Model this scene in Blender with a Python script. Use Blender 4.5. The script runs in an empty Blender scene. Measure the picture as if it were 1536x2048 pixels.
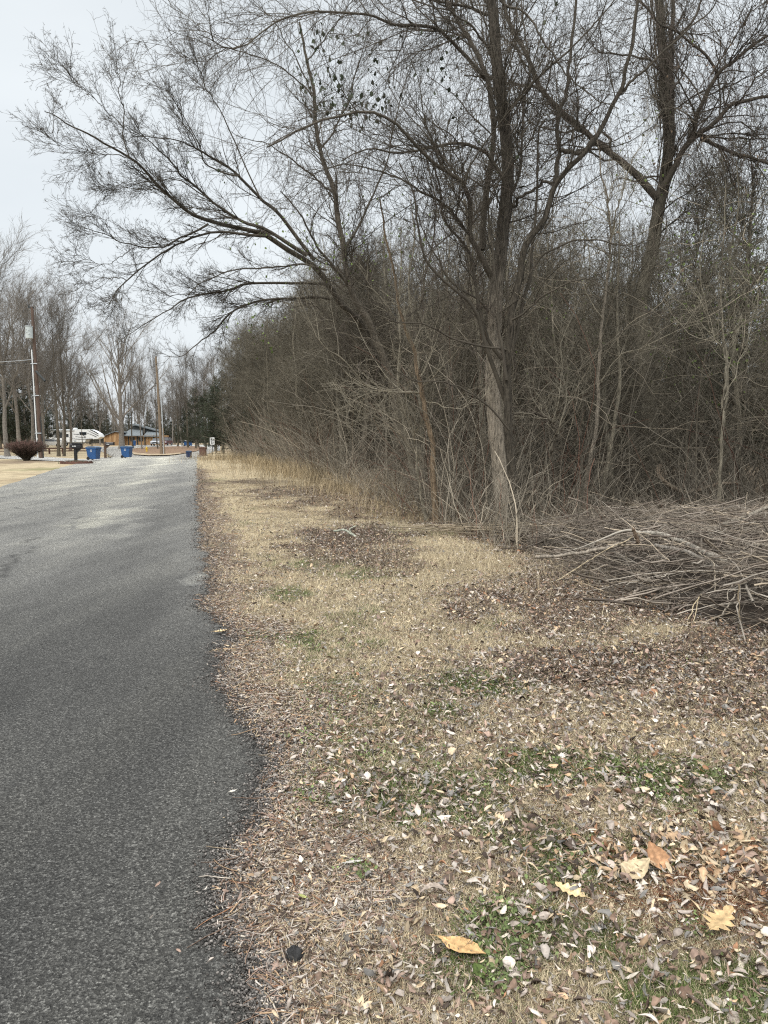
import bpy, math, random
import numpy as np
from mathutils import Vector

rng = np.random.default_rng(7)
random.seed(7)
SC = bpy.context.scene
COL = bpy.context.collection
PI = math.pi
F = 1420.0
CAMH = 1.5
PITCH = math.atan(140.0 / F)
CP, SP = math.cos(PITCH), math.sin(PITCH)

# ------------------------------------------------------------------ view helpers
def ray(px, py):
    x = (px - 768.0) / F; y = (1024.0 - py) / F
    return np.array([x, CP + y * SP, -SP + y * CP])

def terr(x, y):
    y = np.asarray(y, float)
    return np.clip(0.0095 * (y - 80.0), 0.0, 2.2)

def at(px, py, Y):
    d = ray(px, py)
    return np.array([d[0] / d[1] * Y, Y, CAMH + d[2] / d[1] * Y])

def gp(px, py):
    d = ray(px, py)
    Y = 10.0
    for _ in range(60):
        z = float(terr(0, Y))
        if d[2] >= -1e-6: Y = 400.0; break
        Yn = (CAMH - z) / (-d[2] / d[1])
        Y = 0.5 * Y + 0.5 * min(Yn, 400.0)
    return np.array([d[0] / d[1] * Y, Y, float(terr(0, Y))])

# ------------------------------------------------------------------ noise
_tabs = {}
def vnoise(x, y, scale=1.0, seed=0):
    if seed not in _tabs:
        _tabs[seed] = np.random.default_rng(1000 + seed).random((256, 256))
    T = _tabs[seed]
    x = np.asarray(x, float) * scale + 37.3; y = np.asarray(y, float) * scale + 11.7
    xi = np.floor(x).astype(int); yi = np.floor(y).astype(int)
    fx = x - xi; fy = y - yi
    fx = fx * fx * (3 - 2 * fx); fy = fy * fy * (3 - 2 * fy)
    a = T[xi & 255, yi & 255]; b = T[(xi + 1) & 255, yi & 255]
    c = T[xi & 255, (yi + 1) & 255]; d = T[(xi + 1) & 255, (yi + 1) & 255]
    return (a * (1 - fx) + b * fx) * (1 - fy) + (c * (1 - fx) + d * fx) * fy

def fbm(x, y, scale=1.0, seed=0, oct=4):
    s = 0; a = 1; t = 0
    for k in range(oct):
        s = s + a * vnoise(x, y, scale * 2 ** k, seed + k); t += a; a *= 0.55
    return s / t

def sstep(a, b, v):
    t = np.clip((v - a) / (b - a), 0, 1)
    return t * t * (3 - 2 * t)

def nrm(v):
    return v / np.maximum(np.linalg.norm(v, axis=-1, keepdims=True), 1e-9)

# ------------------------------------------------------------------ mesh helpers
def np_mesh(name, V, Fs, mat=None, C=None, parent=None, smooth=True, loc=None):
    """V (n,3); Fs list of (m,k) index arrays; C (n,3) colours"""
    if not isinstance(Fs, (list, tuple)): Fs = [Fs]
    V = np.asarray(V, np.float32)
    off = None
    if parent is not None:
        off = np.array(parent.location, np.float32)
    elif loc is not None:
        off = np.array(loc, np.float32)
    if off is not None: V = V - off
    me = bpy.data.meshes.new(name)
    me.vertices.add(len(V)); me.vertices.foreach_set('co', V.astype(np.float32).ravel())
    idx = np.concatenate([f.ravel() for f in Fs]).astype(np.int32)
    cnt = np.concatenate([np.full(len(f), f.shape[1], np.int32) for f in Fs])
    st = np.zeros(len(cnt), np.int32); st[1:] = np.cumsum(cnt)[:-1]
    me.loops.add(len(idx)); me.loops.foreach_set('vertex_index', idx)
    me.polygons.add(len(cnt)); me.polygons.foreach_set('loop_start', st)
    me.update(calc_edges=True)
    if smooth: me.polygons.foreach_set('use_smooth', np.ones(len(cnt), bool))
    if C is not None:
        a = me.color_attributes.new('Col', 'FLOAT_COLOR', 'POINT')
        cc = np.ones((len(V), 4), np.float32); cc[:, :3] = C
        a.data.foreach_set('color', cc.ravel())
    if mat: me.materials.append(mat)
    o = bpy.data.objects.new(name, me); COL.objects.link(o)
    if parent is not None: o.parent = parent
    elif loc is not None: o.location = loc
    return o

def tag(o, label=None, cat=None, group=None, kind=None):
    if label: o['label'] = label
    if cat: o['category'] = cat
    if group: o['group'] = group
    if kind: o['kind'] = kind
    return o

def empty(name, loc=(0, 0, 0), rz=0.0):
    o = bpy.data.objects.new(name, None); COL.objects.link(o)
    o.location = tuple(float(v) for v in loc); o.rotation_euler = (0, 0, rz)
    o.empty_display_size = 0.2
    return o

class Acc:
    """collects geometry arrays"""
    def __init__(s): s.V = []; s.F = []; s.C = []; s.n = 0
    def add(s, V, Fq, C=None):
        s.V.append(V); s.F.append(np.asarray(Fq) + s.n); s.n += len(V)
        if C is None: C = np.full((len(V), 3), 0.3)
        C = np.asarray(C, float)
        if C.ndim == 1: C = np.tile(C, (len(V), 1))
        s.C.append(C)
    def build(s, name, mat, parent=None, smooth=True, loc=None):
        return np_mesh(name, np.concatenate(s.V), s.F, mat, np.concatenate(s.C), parent, smooth, loc)

def tubes(P, R, k=3, C=None, rough=0.0):
    """P (N,S,3), R (N,S) -> V, F, C"""
    N, S, _ = P.shape
    T = np.empty_like(P)
    T[:, 1:-1] = P[:, 2:] - P[:, :-2]; T[:, 0] = P[:, 1] - P[:, 0]; T[:, -1] = P[:, -1] - P[:, -2]
    T = nrm(T)
    m = nrm(P[:, -1] - P[:, 0])
    ref = np.where(np.abs(m[:, 2:3]) > 0.75, np.array([[1.0, 0.15, 0]]), np.array([[0, 0.1, 1.0]]))
    U = nrm(np.cross(T, ref[:, None, :])); W = np.cross(T, U)
    a = np.arange(k) * 2 * PI / k
    ca = np.cos(a)[None, None, :, None]; sa = np.sin(a)[None, None, :, None]
    RR = R[:, :, None, None]
    if rough > 0: RR = RR * (1 + rough * (rng.random((N, S, k, 1)) - 0.5) * 2)
    V = P[:, :, None, :] + RR * (ca * U[:, :, None, :] + sa * W[:, :, None, :])
    V = V.reshape(-1, 3)
    b = (np.arange(N) * S * k)[:, None, None]; i = np.arange(S - 1)[None, :, None] * k; j = np.arange(k)[None, None, :]; j2 = (j + 1) % k
    f = np.stack(np.broadcast_arrays(b + i + j, b + i + j2, b + i + k + j2, b + i + k + j), -1).reshape(-1, 4)
    if C is None: C = np.full((N, 3), 0.2)
    C = np.asarray(C, float)
    if C.ndim == 1: C = np.tile(C, (N, 1))
    CC = np.repeat(C, S * k, axis=0)
    return V, f, CC

def resample(pts, S, wig=0.0):
    pts = np.asarray(pts, float)
    # catmull-rom
    P = np.vstack([2 * pts[0] - pts[1], pts, 2 * pts[-1] - pts[-2]])
    seg = len(pts) - 1
    t = np.linspace(0, seg, S); i = np.minimum(t.astype(int), seg - 1); u = (t - i)[:, None]
    p0, p1, p2, p3 = P[i], P[i + 1], P[i + 2], P[i + 3]
    out = 0.5 * (2 * p1 + (-p0 + p2) * u + (2 * p0 - 5 * p1 + 4 * p2 - p3) * u ** 2 + (-p0 + 3 * p1 - 3 * p2 + p3) * u ** 3)
    if wig:
        n = rng.normal(size=out.shape) * wig; n[0] = 0
        n[1:-1] = (n[:-2] + n[1:-1] + n[2:]) / 3
        out = out + n
    return out

def grow(P, R, n, tlo, thi, lo, hi, ang, segs, wig, up=0.0, rs=0.6, rmin=0.003, rmax=1.0, tip=0.35, lenbias=0.5, bias=None, g=None, wl=1.0):
    """n children on parents P (N,S,3)"""
    g = g or rng
    N, S, _ = P.shape
    L = np.linalg.norm(np.diff(P, axis=1), axis=2).sum(1) ** wl
    idx = g.choice(N, n, p=L / L.sum())
    t = tlo + (thi - tlo) * g.random(n)
    f = t * (S - 1); i = np.minimum(f.astype(int), S - 2); u = (f - i)[:, None]
    A = P[idx, i]; B = P[idx, i + 1]
    p = A * (1 - u) + B * u
    T = nrm(B - A)
    r0 = R[idx, i] * (1 - u[:, 0]) + R[idx, i + 1] * u[:, 0]
    rv = nrm(g.normal(size=(n, 3))); perp = nrm(np.cross(T, rv))
    a = (ang * (0.6 + 0.8 * g.random(n)))[:, None]
    d = nrm(T * np.cos(a) + perp * np.sin(a))
    if bias is not None: d = nrm(d + np.asarray(bias))
    ln = (lo + (hi - lo) * g.random(n)) * (1 - lenbias * t)
    out = np.empty((n, segs + 1, 3)); out[:, 0] = p
    st = (ln / segs)[:, None]
    for k in range(segs):
        d = nrm(d + g.normal(size=(n, 3)) * wig + np.array([0, 0, up]))
        out[:, k + 1] = out[:, k] + d * st
    rr = np.clip(r0 * rs, rmin, rmax)
    RR = rr[:, None] * np.linspace(1, tip, segs + 1)[None, :]
    return out, RR, idx

# ------------------------------------------------------------------ materials
def new_mat(name, rough=0.9):
    m = bpy.data.materials.new(name); m.use_nodes = True
    nt = m.node_tree; b = nt.nodes['Principled BSDF']
    b.inputs['Roughness'].default_value = rough
    b.inputs['Specular IOR Level'].default_value = 0.25
    return m, nt, b

def nd(nt, typ, **kw):
    n = nt.nodes.new(typ)
    for k, v in kw.items(): setattr(n, k, v)
    return n

def ramp(nt, pts):
    r = nt.nodes.new('ShaderNodeValToRGB'); e = r.color_ramp.elements
    while len(e) > 1: e.remove(e[-1])
    e[0].position = pts[0][0]; e[0].color = (*pts[0][1], 1) if len(pts[0][1]) == 3 else pts[0][1]
    for p, c in pts[1:]:
        x = e.new(p); x.color = (*c, 1)
    return r

def mix(nt, a, b, fac, mode='MIX'):
    m = nt.nodes.new('ShaderNodeMix'); m.data_type = 'RGBA'; m.blend_type = mode
    for sock, v in ((0, fac), (6, a), (7, b)):
        if hasattr(v, 'links') or hasattr(v, 'is_output'): nt.links.new(v, m.inputs[sock])
        elif sock == 0: m.inputs[0].default_value = v
        else: m.inputs[sock].default_value = (*v, 1)
    return m.outputs[2]

def noise_node(nt, scale, detail=4, rough=0.6, vec=None, coord='Object', stretch=None):
    tc = nd(nt, 'ShaderNodeTexCoord')
    v = tc.outputs[coord]
    if stretch:
        mp = nd(nt, 'ShaderNodeMapping'); mp.inputs['Scale'].default_value = stretch
        nt.links.new(v, mp.inputs[0]); v = mp.outputs[0]
    n = nd(nt, 'ShaderNodeTexNoise'); n.inputs['Scale'].default_value = scale
    n.inputs['Detail'].default_value = detail; n.inputs['Roughness'].default_value = rough
    nt.links.new(v, n.inputs['Vector'])
    return n

def vcol_mat(name, rough=0.9, nscale=6.0, lo=0.65, hi=1.3, stretch=None, bump=0.0, trans=0.0, detail=4, bdist=0.01):
    m, nt, b = new_mat(name, rough)
    a = nd(nt, 'ShaderNodeAttribute'); a.attribute_name = 'Col'
    n = noise_node(nt, nscale, detail, stretch=stretch)
    mr = nd(nt, 'ShaderNodeMapRange'); mr.inputs['From Min'].default_value = 0.3; mr.inputs['From Max'].default_value = 0.7
    mr.inputs['To Min'].default_value = lo; mr.inputs['To Max'].default_value = hi
    nt.links.new(n.outputs['Fac'], mr.inputs['Value'])
    vm = nd(nt, 'ShaderNodeVectorMath', operation='SCALE')
    nt.links.new(a.outputs['Color'], vm.inputs[0]); nt.links.new(mr.outputs[0], vm.inputs['Scale'])
    nt.links.new(vm.outputs[0], b.inputs['Base Color'])
    if bump:
        bp = nd(nt, 'ShaderNodeBump'); bp.inputs['Strength'].default_value = bump; bp.inputs['Distance'].default_value = bdist
        nt.links.new(n.outputs['Fac'], bp.inputs['Height']); nt.links.new(bp.outputs[0], b.inputs['Normal'])
    return m

def flat_mat(name, col, rough=0.6, var=0.15, nscale=8.0, metal=0.0, spec=0.4, bump=0.0, stretch=None):
    m, nt, b = new_mat(name, rough)
    n = noise_node(nt, nscale, 5, stretch=stretch)
    c = np.array(col)
    r = ramp(nt, [(0.3, tuple(c * (1 - var))), (0.7, tuple(np.minimum(c * (1 + var), 1)))])
    nt.links.new(n.outputs['Fac'], r.inputs[0]); nt.links.new(r.outputs[0], b.inputs['Base Color'])
    b.inputs['Metallic'].default_value = metal; b.inputs['Specular IOR Level'].default_value = spec
    if bump:
        bp = nd(nt, 'ShaderNodeBump'); bp.inputs['Strength'].default_value = bump; bp.inputs['Distance'].default_value = 0.02
        nt.links.new(n.outputs['Fac'], bp.inputs['Height']); nt.links.new(bp.outputs[0], b.inputs['Normal'])
    return m

M_TWIG = vcol_mat('twig_bark', 0.9, 3.0, 0.75, 1.25)
M_TRUNK = vcol_mat('trunk_bark', 0.95, 24.0, 0.28, 1.6, stretch=(1.6, 1.6, 0.26), bump=1.0, detail=9, bdist=0.04)
M_LEAF = vcol_mat('dry_leaf', 0.75, 60.0, 0.7, 1.25)
M_GRASS = vcol_mat('grass_blade', 0.8, 3.0, 0.8, 1.2)
M_GREEN = vcol_mat('evergreen', 0.75, 2.0, 0.7, 1.35)

# ------------------------------------------------------------------ road edge / wood edge curves
edge_px = [(560, 2300), (505, 2048), (495, 1990), (488, 1930), (448, 1895), (436, 1830), (440, 1760), (447, 1710), (478, 1655), (495, 1600), (510, 1540), (520, 1500),
           (500, 1450), (452, 1395), (438, 1340), (432, 1310), (452, 1288), (470, 1278), (440, 1262), (418, 1225), (408, 1200), (414, 1165), (420, 1140), (412, 1110), (398, 1085),
           (400, 1060), (393, 1020), (390, 990), (391, 960), (390, 940), (391, 925), (392, 915)]
EP = np.array([gp(p[0] + (30 if p[1] > 1450 else 10 if p[1] > 1250 else 4), p[1])[:2] for p in edge_px])
o_ = np.argsort(EP[:, 1]); EP = EP[o_]
EY = np.concatenate([[-6, -1], EP[:, 1]]); EX = np.concatenate([[EP[0, 0] + 1.9, EP[0, 0] + 0.6], EP[:, 0]])
def xedge(y):
    y = np.asarray(y, float)
    b = np.interp(y, EY, EX)
    return b + (fbm(y * 0 + 3, y, 4.5, 40, 5) - 0.5) * 0.12 * np.clip(y / 3, 1, 3)

wood_px = [(1800, 1330), (1536, 1285), (1400, 1268), (1250, 1235), (1150, 1205), (1080, 1170), (1010, 1120), (900, 1070), (760, 1015), (690, 985), (600, 948), (520, 926), (440, 913), (432, 906)]
WP = np.array([gp(*p)[:2] for p in wood_px])
WY = np.concatenate([WP[:, 1], [120, 400]]); WX = np.concatenate([WP[:, 0], [WP[-1, 0] - 4, WP[-1, 0] - 60]])
o_ = np.argsort(WY); WY = WY[o_]; WX = WX[o_]
def xwood(y):
    return np.interp(y, WY, WX)

def ell(x, y, px, py, rx, ry, ang=0.0, soft=0.6):
    """soft elliptical patch centred on the ground seen at a pixel, radii given in pixels"""
    c = gp(px, py); k = c[1] / F
    cy2 = gp(px, py - ry)[1]; cy1 = gp(px, py + ry)[1]
    RX = rx * math.hypot(c[1], CAMH) / F; RY = max((cy2 - cy1) / 2, 0.05)
    dx = (x - c[0]) / RX; dy = (y - (cy1 + cy2) / 2) / RY
    d = np.sqrt(dx * dx + dy * dy) + (fbm(x, y, 2.6, 60, 5) - 0.5) * 2.6
    return 1 - sstep(1 - soft, 1 + soft, d)

DARK = [(1340, 1345, 230, 75), (1150, 1215, 230, 45), (1430, 1290, 190, 30), (690, 1085, 110, 38), (590, 985, 90, 14), (640, 1000, 70, 20), (560, 1480, 70, 24), (790, 1120, 80, 22), (1500, 1420, 90, 40), (700, 1020, 70, 18), (1010, 1200, 100, 28), (470, 1700, 40, 45), (500, 964, 70, 5), (450, 1900, 30, 60)]
GREEN = [(1330, 1590, 110, 50), (1100, 1560, 130, 40), (890, 1440, 90, 25), (1210, 1760, 120, 60), (1150, 1890, 150, 60), (1480, 1990, 160, 70), (700, 1755, 45, 20), (880, 1600, 140, 60), (560, 1190, 50, 12), (520, 1280, 50, 12), (1050, 1690, 90, 40), (660, 1650, 40, 25), (640, 1130, 60, 10), (950, 1960, 90, 50), (1400, 1880, 60, 40), (430, 962, 25, 3), (730, 1150, 60, 10), (950, 1380, 100, 25), (600, 1290, 60, 20)]
def sum_ell(x, y, L):
    s = np.zeros_like(np.asarray(x, float))
    for e in L: s = np.maximum(s, ell(x, y, *e))
    return s

def fields(x, y):
    x = np.asarray(x, float); y = np.asarray(y, float)
    d = x - xedge(y); w = x - xwood(y)
    dark = sum_ell(x, y, DARK)
    dark = np.maximum(dark, sstep(-0.5, 0.3, w + (fbm(x, y, 0.7, 21) - 0.5) * 1.6) * (y < 66))
    mulch = (1 - sstep(0.15, 0.62, d + (fbm(x, y, 1.9, 33) - 0.5) * 0.9 - np.clip(y - 3, 0, 12) * 0.012)) * (d > -0.3) * (y < 40)
    green = np.clip(sum_ell(x, y, GREEN) * 1.5, 0, 1) * (1 - dark * 0.7)
    green = np.maximum(green, sstep(0.60, 0.72, fbm(x, y, 0.9, 77)) * 0.45 * (y < 16))
    near = 1 - .93 * sstep(2.6, 5.2, y + (fbm(x, y, 0.8, 91) - 0.5) * 3.5)
    litter = np.clip(0.20 + 1.2 * near * (.35 + 1.3 * fbm(x, y, 2.6, 93)) * sstep(0.15, 1.2, x + 2.2 - y * 0.25), 0, 1)
    litter = np.maximum(litter, dark)
    return d, w, dark, mulch, green, litter

# ------------------------------------------------------------------ ground sheet
def build_ground():
    NR, NC = 620, 560
    s = np.exp(np.linspace(math.log(1.0), math.log(1000.0), NR)); y = s - 4.0
    u = np.linspace(-1, 1, NC); u = np.sign(u) * np.abs(u) ** 1.25
    Y = np.repeat(y[:, None], NC, 1); X = u[None, :] * (s[:, None] * 1.5 + 3)
    d, w, dark, mulch, green, litter = fields(X, Y)
    Z = terr(X, Y) + (0.02 * (fbm(X, Y, 1.3, 5) - 0.2) + 0.012 * fbm(X, Y, 6.0, 8)) * sstep(0.0, 0.5, d) * (Y < 60)
    Z = Z + 0.15 * sstep(2, 10, w) * (Y < 70) * (fbm(X, Y, 0.25, 9))
    tan = np.array([.33, .27, .17]); tan2 = np.array([.42, .35, .23]); brown = np.array([.075, .052, .036]); mul = np.array([.12, .085, .064]); gr = np.array([.07, .08, .035]); lit = np.array([.10, .08, .06])
    n1 = fbm(X, Y, 0.8, 50)[..., None]; n2 = fbm(X, Y, 3.5, 55)[..., None]
    C = tan * (1 - n1) * 1.6 * 0.62 + tan2 * n1
    C = C * (0.75 + 0.5 * n2)
    # near ground darkened: shade between grass blades painted into the colour
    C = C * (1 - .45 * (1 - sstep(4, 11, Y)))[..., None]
    def bl(C, c, a): return C * (1 - a[..., None]) + c * a[..., None]
    C = bl(C, lit, np.clip(litter, 0, 1) * 0.7 * (Y < 15))
    C = bl(C, mul, mulch * 0.8)
    C = bl(C, gr, green * 0.45)
    C = bl(C, brown, dark * 0.85)
    leafy = sstep(0.45, 0.6, fbm(X, Y, 0.10, 71)) * sstep(85, 95, Y) * 0.6
    C = bl(C, np.array([.17, .10, .055]), leafy)
    C = bl(C, np.array([.20, .145, .085]), sstep(0.52, 0.7, fbm(X, Y, 0.5, 72)) * (Y > 14) * 0.55)
    ll = (X < -8) * (Y < 70)
    C = bl(C, np.array([.14, .16, .06]), ell(X, Y, 95, 938, 50, 3) * 0.55)
    C = bl(C, np.array([.13, .09, .06]), ell(X, Y, 40, 924, 70, 4) * 0.8)
    m, nt, b = new_mat('ground_grass', 0.95)
    a = nd(nt, 'ShaderNodeAttribute'); a.attribute_name = 'Col'
    n = noise_node(nt, 22.0, 10, 0.75, coord='Object'); n3 = noise_node(nt, 1.7, 8, 0.7, coord='Object')
    r = nd(nt, 'ShaderNodeMapRange'); r.inputs['From Min'].default_value = .32; r.inputs['From Max'].default_value = .68; r.inputs['To Min'].default_value = .45; r.inputs['To Max'].default_value = 1.5
    nt.links.new(n.outputs['Fac'], r.inputs['Value'])
    r2 = nd(nt, 'ShaderNodeMapRange'); r2.inputs['From Min'].default_value = .32; r2.inputs['From Max'].default_value = .68; r2.inputs['To Min'].default_value = .75; r2.inputs['To Max'].default_value = 1.2
    nt.links.new(n3.outputs['Fac'], r2.inputs['Value'])
    mu = nd(nt, 'ShaderNodeMath', operation='MULTIPLY'); nt.links.new(r.outputs[0], mu.inputs[0]); nt.links.new(r2.outputs[0], mu.inputs[1])
    vm = nd(nt, 'ShaderNodeVectorMath', operation='SCALE'); nt.links.new(a.outputs['Color'], vm.inputs[0]); nt.links.new(mu.outputs[0], vm.inputs['Scale'])
    nt.links.new(vm.outputs[0], b.inputs['Base Color'])
    bp = nd(nt, 'ShaderNodeBump'); bp.inputs['Strength'].default_value = .8; bp.inputs['Distance'].default_value = .02
    nt.links.new(n.outputs['Fac'], bp.inputs['Height']); nt.links.new(bp.outputs[0], b.inputs['Normal'])
    V = np.stack([X, Y, Z], -1).reshape(-1, 3)
    i = np.arange(NR - 1)[:, None] * NC; j = np.arange(NC - 1)[None, :]
    Fq = np.stack(np.broadcast_arrays(i + j, i + j + 1, i + NC + j + 1, i + NC + j), -1).reshape(-1, 4)
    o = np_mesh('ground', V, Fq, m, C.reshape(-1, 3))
    tag(o, kind='structure')
    return o
build_ground()

# ------------------------------------------------------------------ asphalt
def asphalt(name, light=1.0):
    m, nt, b = new_mat(name, 0.72)
    tc = nd(nt, 'ShaderNodeTexCoord')
    vo = nd(nt, 'ShaderNodeTexVoronoi'); vo.inputs['Scale'].default_value = 165.0; nt.links.new(tc.outputs['Object'], vo.inputs['Vector'])
    n1 = noise_node(nt, 160.0, 3, 0.6); n2 = noise_node(nt, 0.8, 8, 0.62, stretch=(1.5, 0.22, 1)); n3 = noise_node(nt, 85.0, 4, 0.8)
    g = np.array([.102, .101, .096]) * light
    sp = ramp(nt, [(0.0, tuple(g * .35)), (0.45, tuple(g * .75)), (0.7, tuple(g * 1.25)), (0.9, tuple(g * 2.2)), (1.0, tuple(g * 3.4))])
    sep = nd(nt, 'ShaderNodeSeparateColor'); nt.links.new(vo.outputs['Color'], sep.inputs[0])
    nt.links.new(sep.outputs[0], sp.inputs[0])
    c = mix(nt, sp.outputs[0], tuple(g * .9), 0.30)
    r3 = ramp(nt, [(.36, (.35, .35, .35)), (.48, (.95, .95, .95)), (.66, (1.5, 1.5, 1.48))]); nt.links.new(n3.outputs['Fac'], r3.inputs[0])
    c = mix(nt, c, r3.outputs[0], 0.9, 'MULTIPLY')
    r2 = ramp(nt, [(.30, (.74, .74, .75)), (.5, (1, 1, 1)), (.70, (1.30, 1.29, 1.25))]); nt.links.new(n2.outputs['Fac'], r2.inputs[0])
    c = mix(nt, c, r2.outputs[0], 1.0, 'MULTIPLY')
    # vertex colour carries worn pale patches, cracks and the painted distance sheen
    a = nd(nt, 'ShaderNodeAttribute'); a.attribute_name = 'Col'
    c = mix(nt, c, a.outputs['Color'], 1.0, 'MULTIPLY')
    nt.links.new(c, b.inputs['Base Color'])
    bp = nd(nt, 'ShaderNodeBump'); bp.inputs['Strength'].default_value = 1.0; bp.inputs['Distance'].default_value = .012
    ad = nd(nt, 'ShaderNodeMath', operation='ADD'); nt.links.new(vo.outputs['Distance'], ad.inputs[0]); nt.links.new(n1.outputs['Fac'], ad.inputs[1])
    nt.links.new(ad.outputs[0], bp.inputs['Height']); nt.links.new(bp.outputs[0], b.inputs['Normal'])
    return m
M_ASPH = asphalt('asphalt')

def build_road():
    ys = np.concatenate([np.arange(-5, 12, 0.03), np.arange(12, 40, 0.12), np.arange(40, 69, 0.5), [69.0]])
    NC = 90
    xr = xedge(ys)
    # left edge
    lp = np.array([gp(*p)[:2] for p in [(0, 975), (60, 955), (120, 936), (165, 925), (172, 921), (172, 917)]])
    ly = np.concatenate([[-6], lp[:, 1]]); lx = np.concatenate([[lp[0, 0] + (lp[0, 1] + 6) * 0.262], lp[:, 0]])
    o = np.argsort(ly); xl = np.interp(ys, ly[o], lx[o]) + (fbm(ys * 0, ys, 1.5, 45) - .5) * .25
    u = np.linspace(0, 1, NC)
    X = xl[:, None] * (1 - u) + xr[:, None] * u; Y = np.repeat(ys[:, None], NC, 1)
    Z = np.full_like(X, 0.014) + terr(X, Y)
    crown = 0.03 * np.sin(u * PI)[None, :] * np.ones_like(X); Z = Z + crown
    Z[:, -1] = -0.01
    C = np.ones(X.shape)
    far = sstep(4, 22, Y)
    C = C * (0.86 + 0.97 * sstep(2.5, 12, Y) + .55 * far + .55 * sstep(22, 55, Y))  # paler with distance: grazing sheen painted into the asphalt colour
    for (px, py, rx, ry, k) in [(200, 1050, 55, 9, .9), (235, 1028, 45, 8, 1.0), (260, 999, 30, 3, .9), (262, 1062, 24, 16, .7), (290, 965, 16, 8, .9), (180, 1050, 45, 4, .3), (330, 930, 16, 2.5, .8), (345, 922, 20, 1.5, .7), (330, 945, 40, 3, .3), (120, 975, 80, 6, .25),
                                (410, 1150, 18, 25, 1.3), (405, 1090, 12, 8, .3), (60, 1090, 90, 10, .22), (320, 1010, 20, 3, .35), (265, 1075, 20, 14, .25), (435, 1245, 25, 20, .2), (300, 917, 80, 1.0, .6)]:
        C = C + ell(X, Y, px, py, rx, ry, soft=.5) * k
    dl = (X - xl[:, None]); dr = xr[:, None] - X
    wid = (xr - xl)[:, None]; q = dr / wid
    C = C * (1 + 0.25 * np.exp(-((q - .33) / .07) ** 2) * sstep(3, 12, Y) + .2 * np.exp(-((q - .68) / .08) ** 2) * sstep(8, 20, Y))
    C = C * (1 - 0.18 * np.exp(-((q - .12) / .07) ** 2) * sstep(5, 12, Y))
    C = C * (.94 + .12 * sstep(.35, .65, fbm(X * 1.4, Y * .5, 1.9, 89, 4))) * (.92 + .16 * sstep(.3, .7, fbm(X * 1.0, Y * .25, .9, 95, 3)))
    for (f_, sd, ya, yb) in ((.42, 66, 6, 26), (.63, 67, 3, 14), (.2, 68, 9, 30)):
        crk = np.abs(X - (xl[:, None] + wid * f_ + (fbm(Y * 0, Y, .8, sd) - .5) * 1.3))
        C = C * (1 - .42 * (crk < 0.045) * (Y > ya) * (Y < yb) * (fbm(X, Y, 1.1, 88) > .48))
    CC = np.stack([C * 1.0, C * 1.0, C * 0.985], -1)
    tint = sstep(1.8, 4.0, C)[..., None]
    CC = CC * (1 - tint * np.array([0, .01, .09]))
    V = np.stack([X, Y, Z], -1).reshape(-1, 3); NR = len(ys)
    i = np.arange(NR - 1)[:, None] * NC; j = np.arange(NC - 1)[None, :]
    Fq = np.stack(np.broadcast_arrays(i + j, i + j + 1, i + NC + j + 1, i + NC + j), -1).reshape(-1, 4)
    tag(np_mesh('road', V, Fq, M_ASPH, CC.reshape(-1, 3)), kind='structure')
build_road()

def sheet(name, pix, mat, lift, col=(1, 1, 1), kind='structure', step=2.0, noise=0.0):
    """flat strip over the ground whose outline is given as ground points; subdivided triangles by rows"""
    pts = [gp(*p) if len(p) == 2 else np.array(p) for p in pix]
    import bmesh
    from mathutils.geometry import tessellate_polygon
    bm = bmesh.new()
    vs = [bm.verts.new((p[0], p[1], 0)) for p in pts]
    f = bm.faces.new(vs); bm.normal_update()
    if f.normal.z < 0: f.normal_flip()
    bmesh.ops.triangulate(bm, faces=bm.faces[:])
    # cut in rows so it can follow the slope
    y0 = min(p[1] for p in pts); y1 = max(p[1] for p in pts)
    y = math.ceil(y0 / 4) * 4
    while y < y1:
        bmesh.ops.bisect_plane(bm, geom=bm.verts[:] + bm.edges[:] + bm.faces[:], plane_co=(0, y, 0), plane_no=(0, 1, 0)); y += 4 if y < 120 else 8
    for v in bm.verts: v.co.z = float(terr(0, v.co.y)) + lift
    me = bpy.data.meshes.new(name); bm.to_mesh(me); bm.free()
    a = me.color_attributes.new('Col', 'FLOAT_COLOR', 'POINT')
    n = len(me.vertices); cc = np.ones((n, 4), np.float32); cc[:, :3] = col
    a.data.foreach_set('color', cc.ravel()); me.materials.append(mat)
    o = bpy.data.objects.new(name, me); COL.objects.link(o); tag(o, kind=kind); return o

sheet('loop_road', [(172, 919), (200, 917.5), (225, 914), (214, 908), (198, 901), (192, 896.5), (205, 894.2), (250, 892.5), (300, 891.2), (330, 890.2), (380, 890.6), (430, 891.2), (441, 894), (437, 899), (424, 905), (410, 911), (392, 915.5), (388, 917.5), (300, 918.5), (230, 919)], M_ASPH, 0.03, (2.5, 2.45, 2.35))
sheet('driveway', [(-260, 903), (0, 911.5), (90, 914.5), (168, 919.5), (200, 917), (200, 921), (170, 925), (140, 924.5), (60, 920.5), (0, 917.5), (-260, 909)], M_ASPH, 0.045, (3.4, 3.4, 3.4))
sheet('cabin_driveway', [(262, 892), (300, 890.2), (440, 890.0), (440, 888.2), (330, 887.6), (270, 889.0)], M_ASPH, 0.06, (3.6, 3.6, 3.6))
M_ISL = vcol_mat('leafy_island', .95, 2.2, .45, 1.6, detail=10)
sheet('traffic_island', [(262, 901), (272, 897), (300, 895), (345, 893.6), (395, 893.4), (412, 895.5), (405, 899), (392, 903.5), (368, 908), (335, 911), (300, 911.5), (272, 909), (258, 905)], M_ISL, 0.10, (.19, .125, .08))
sheet('straw_verge', [(262, 905), (275, 908), (300, 910), (335, 909.5), (360, 907.5), (364, 909), (335, 912.5), (298, 913.2), (268, 911)], M_ISL, 0.14, (.34, .27, .18))

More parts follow.
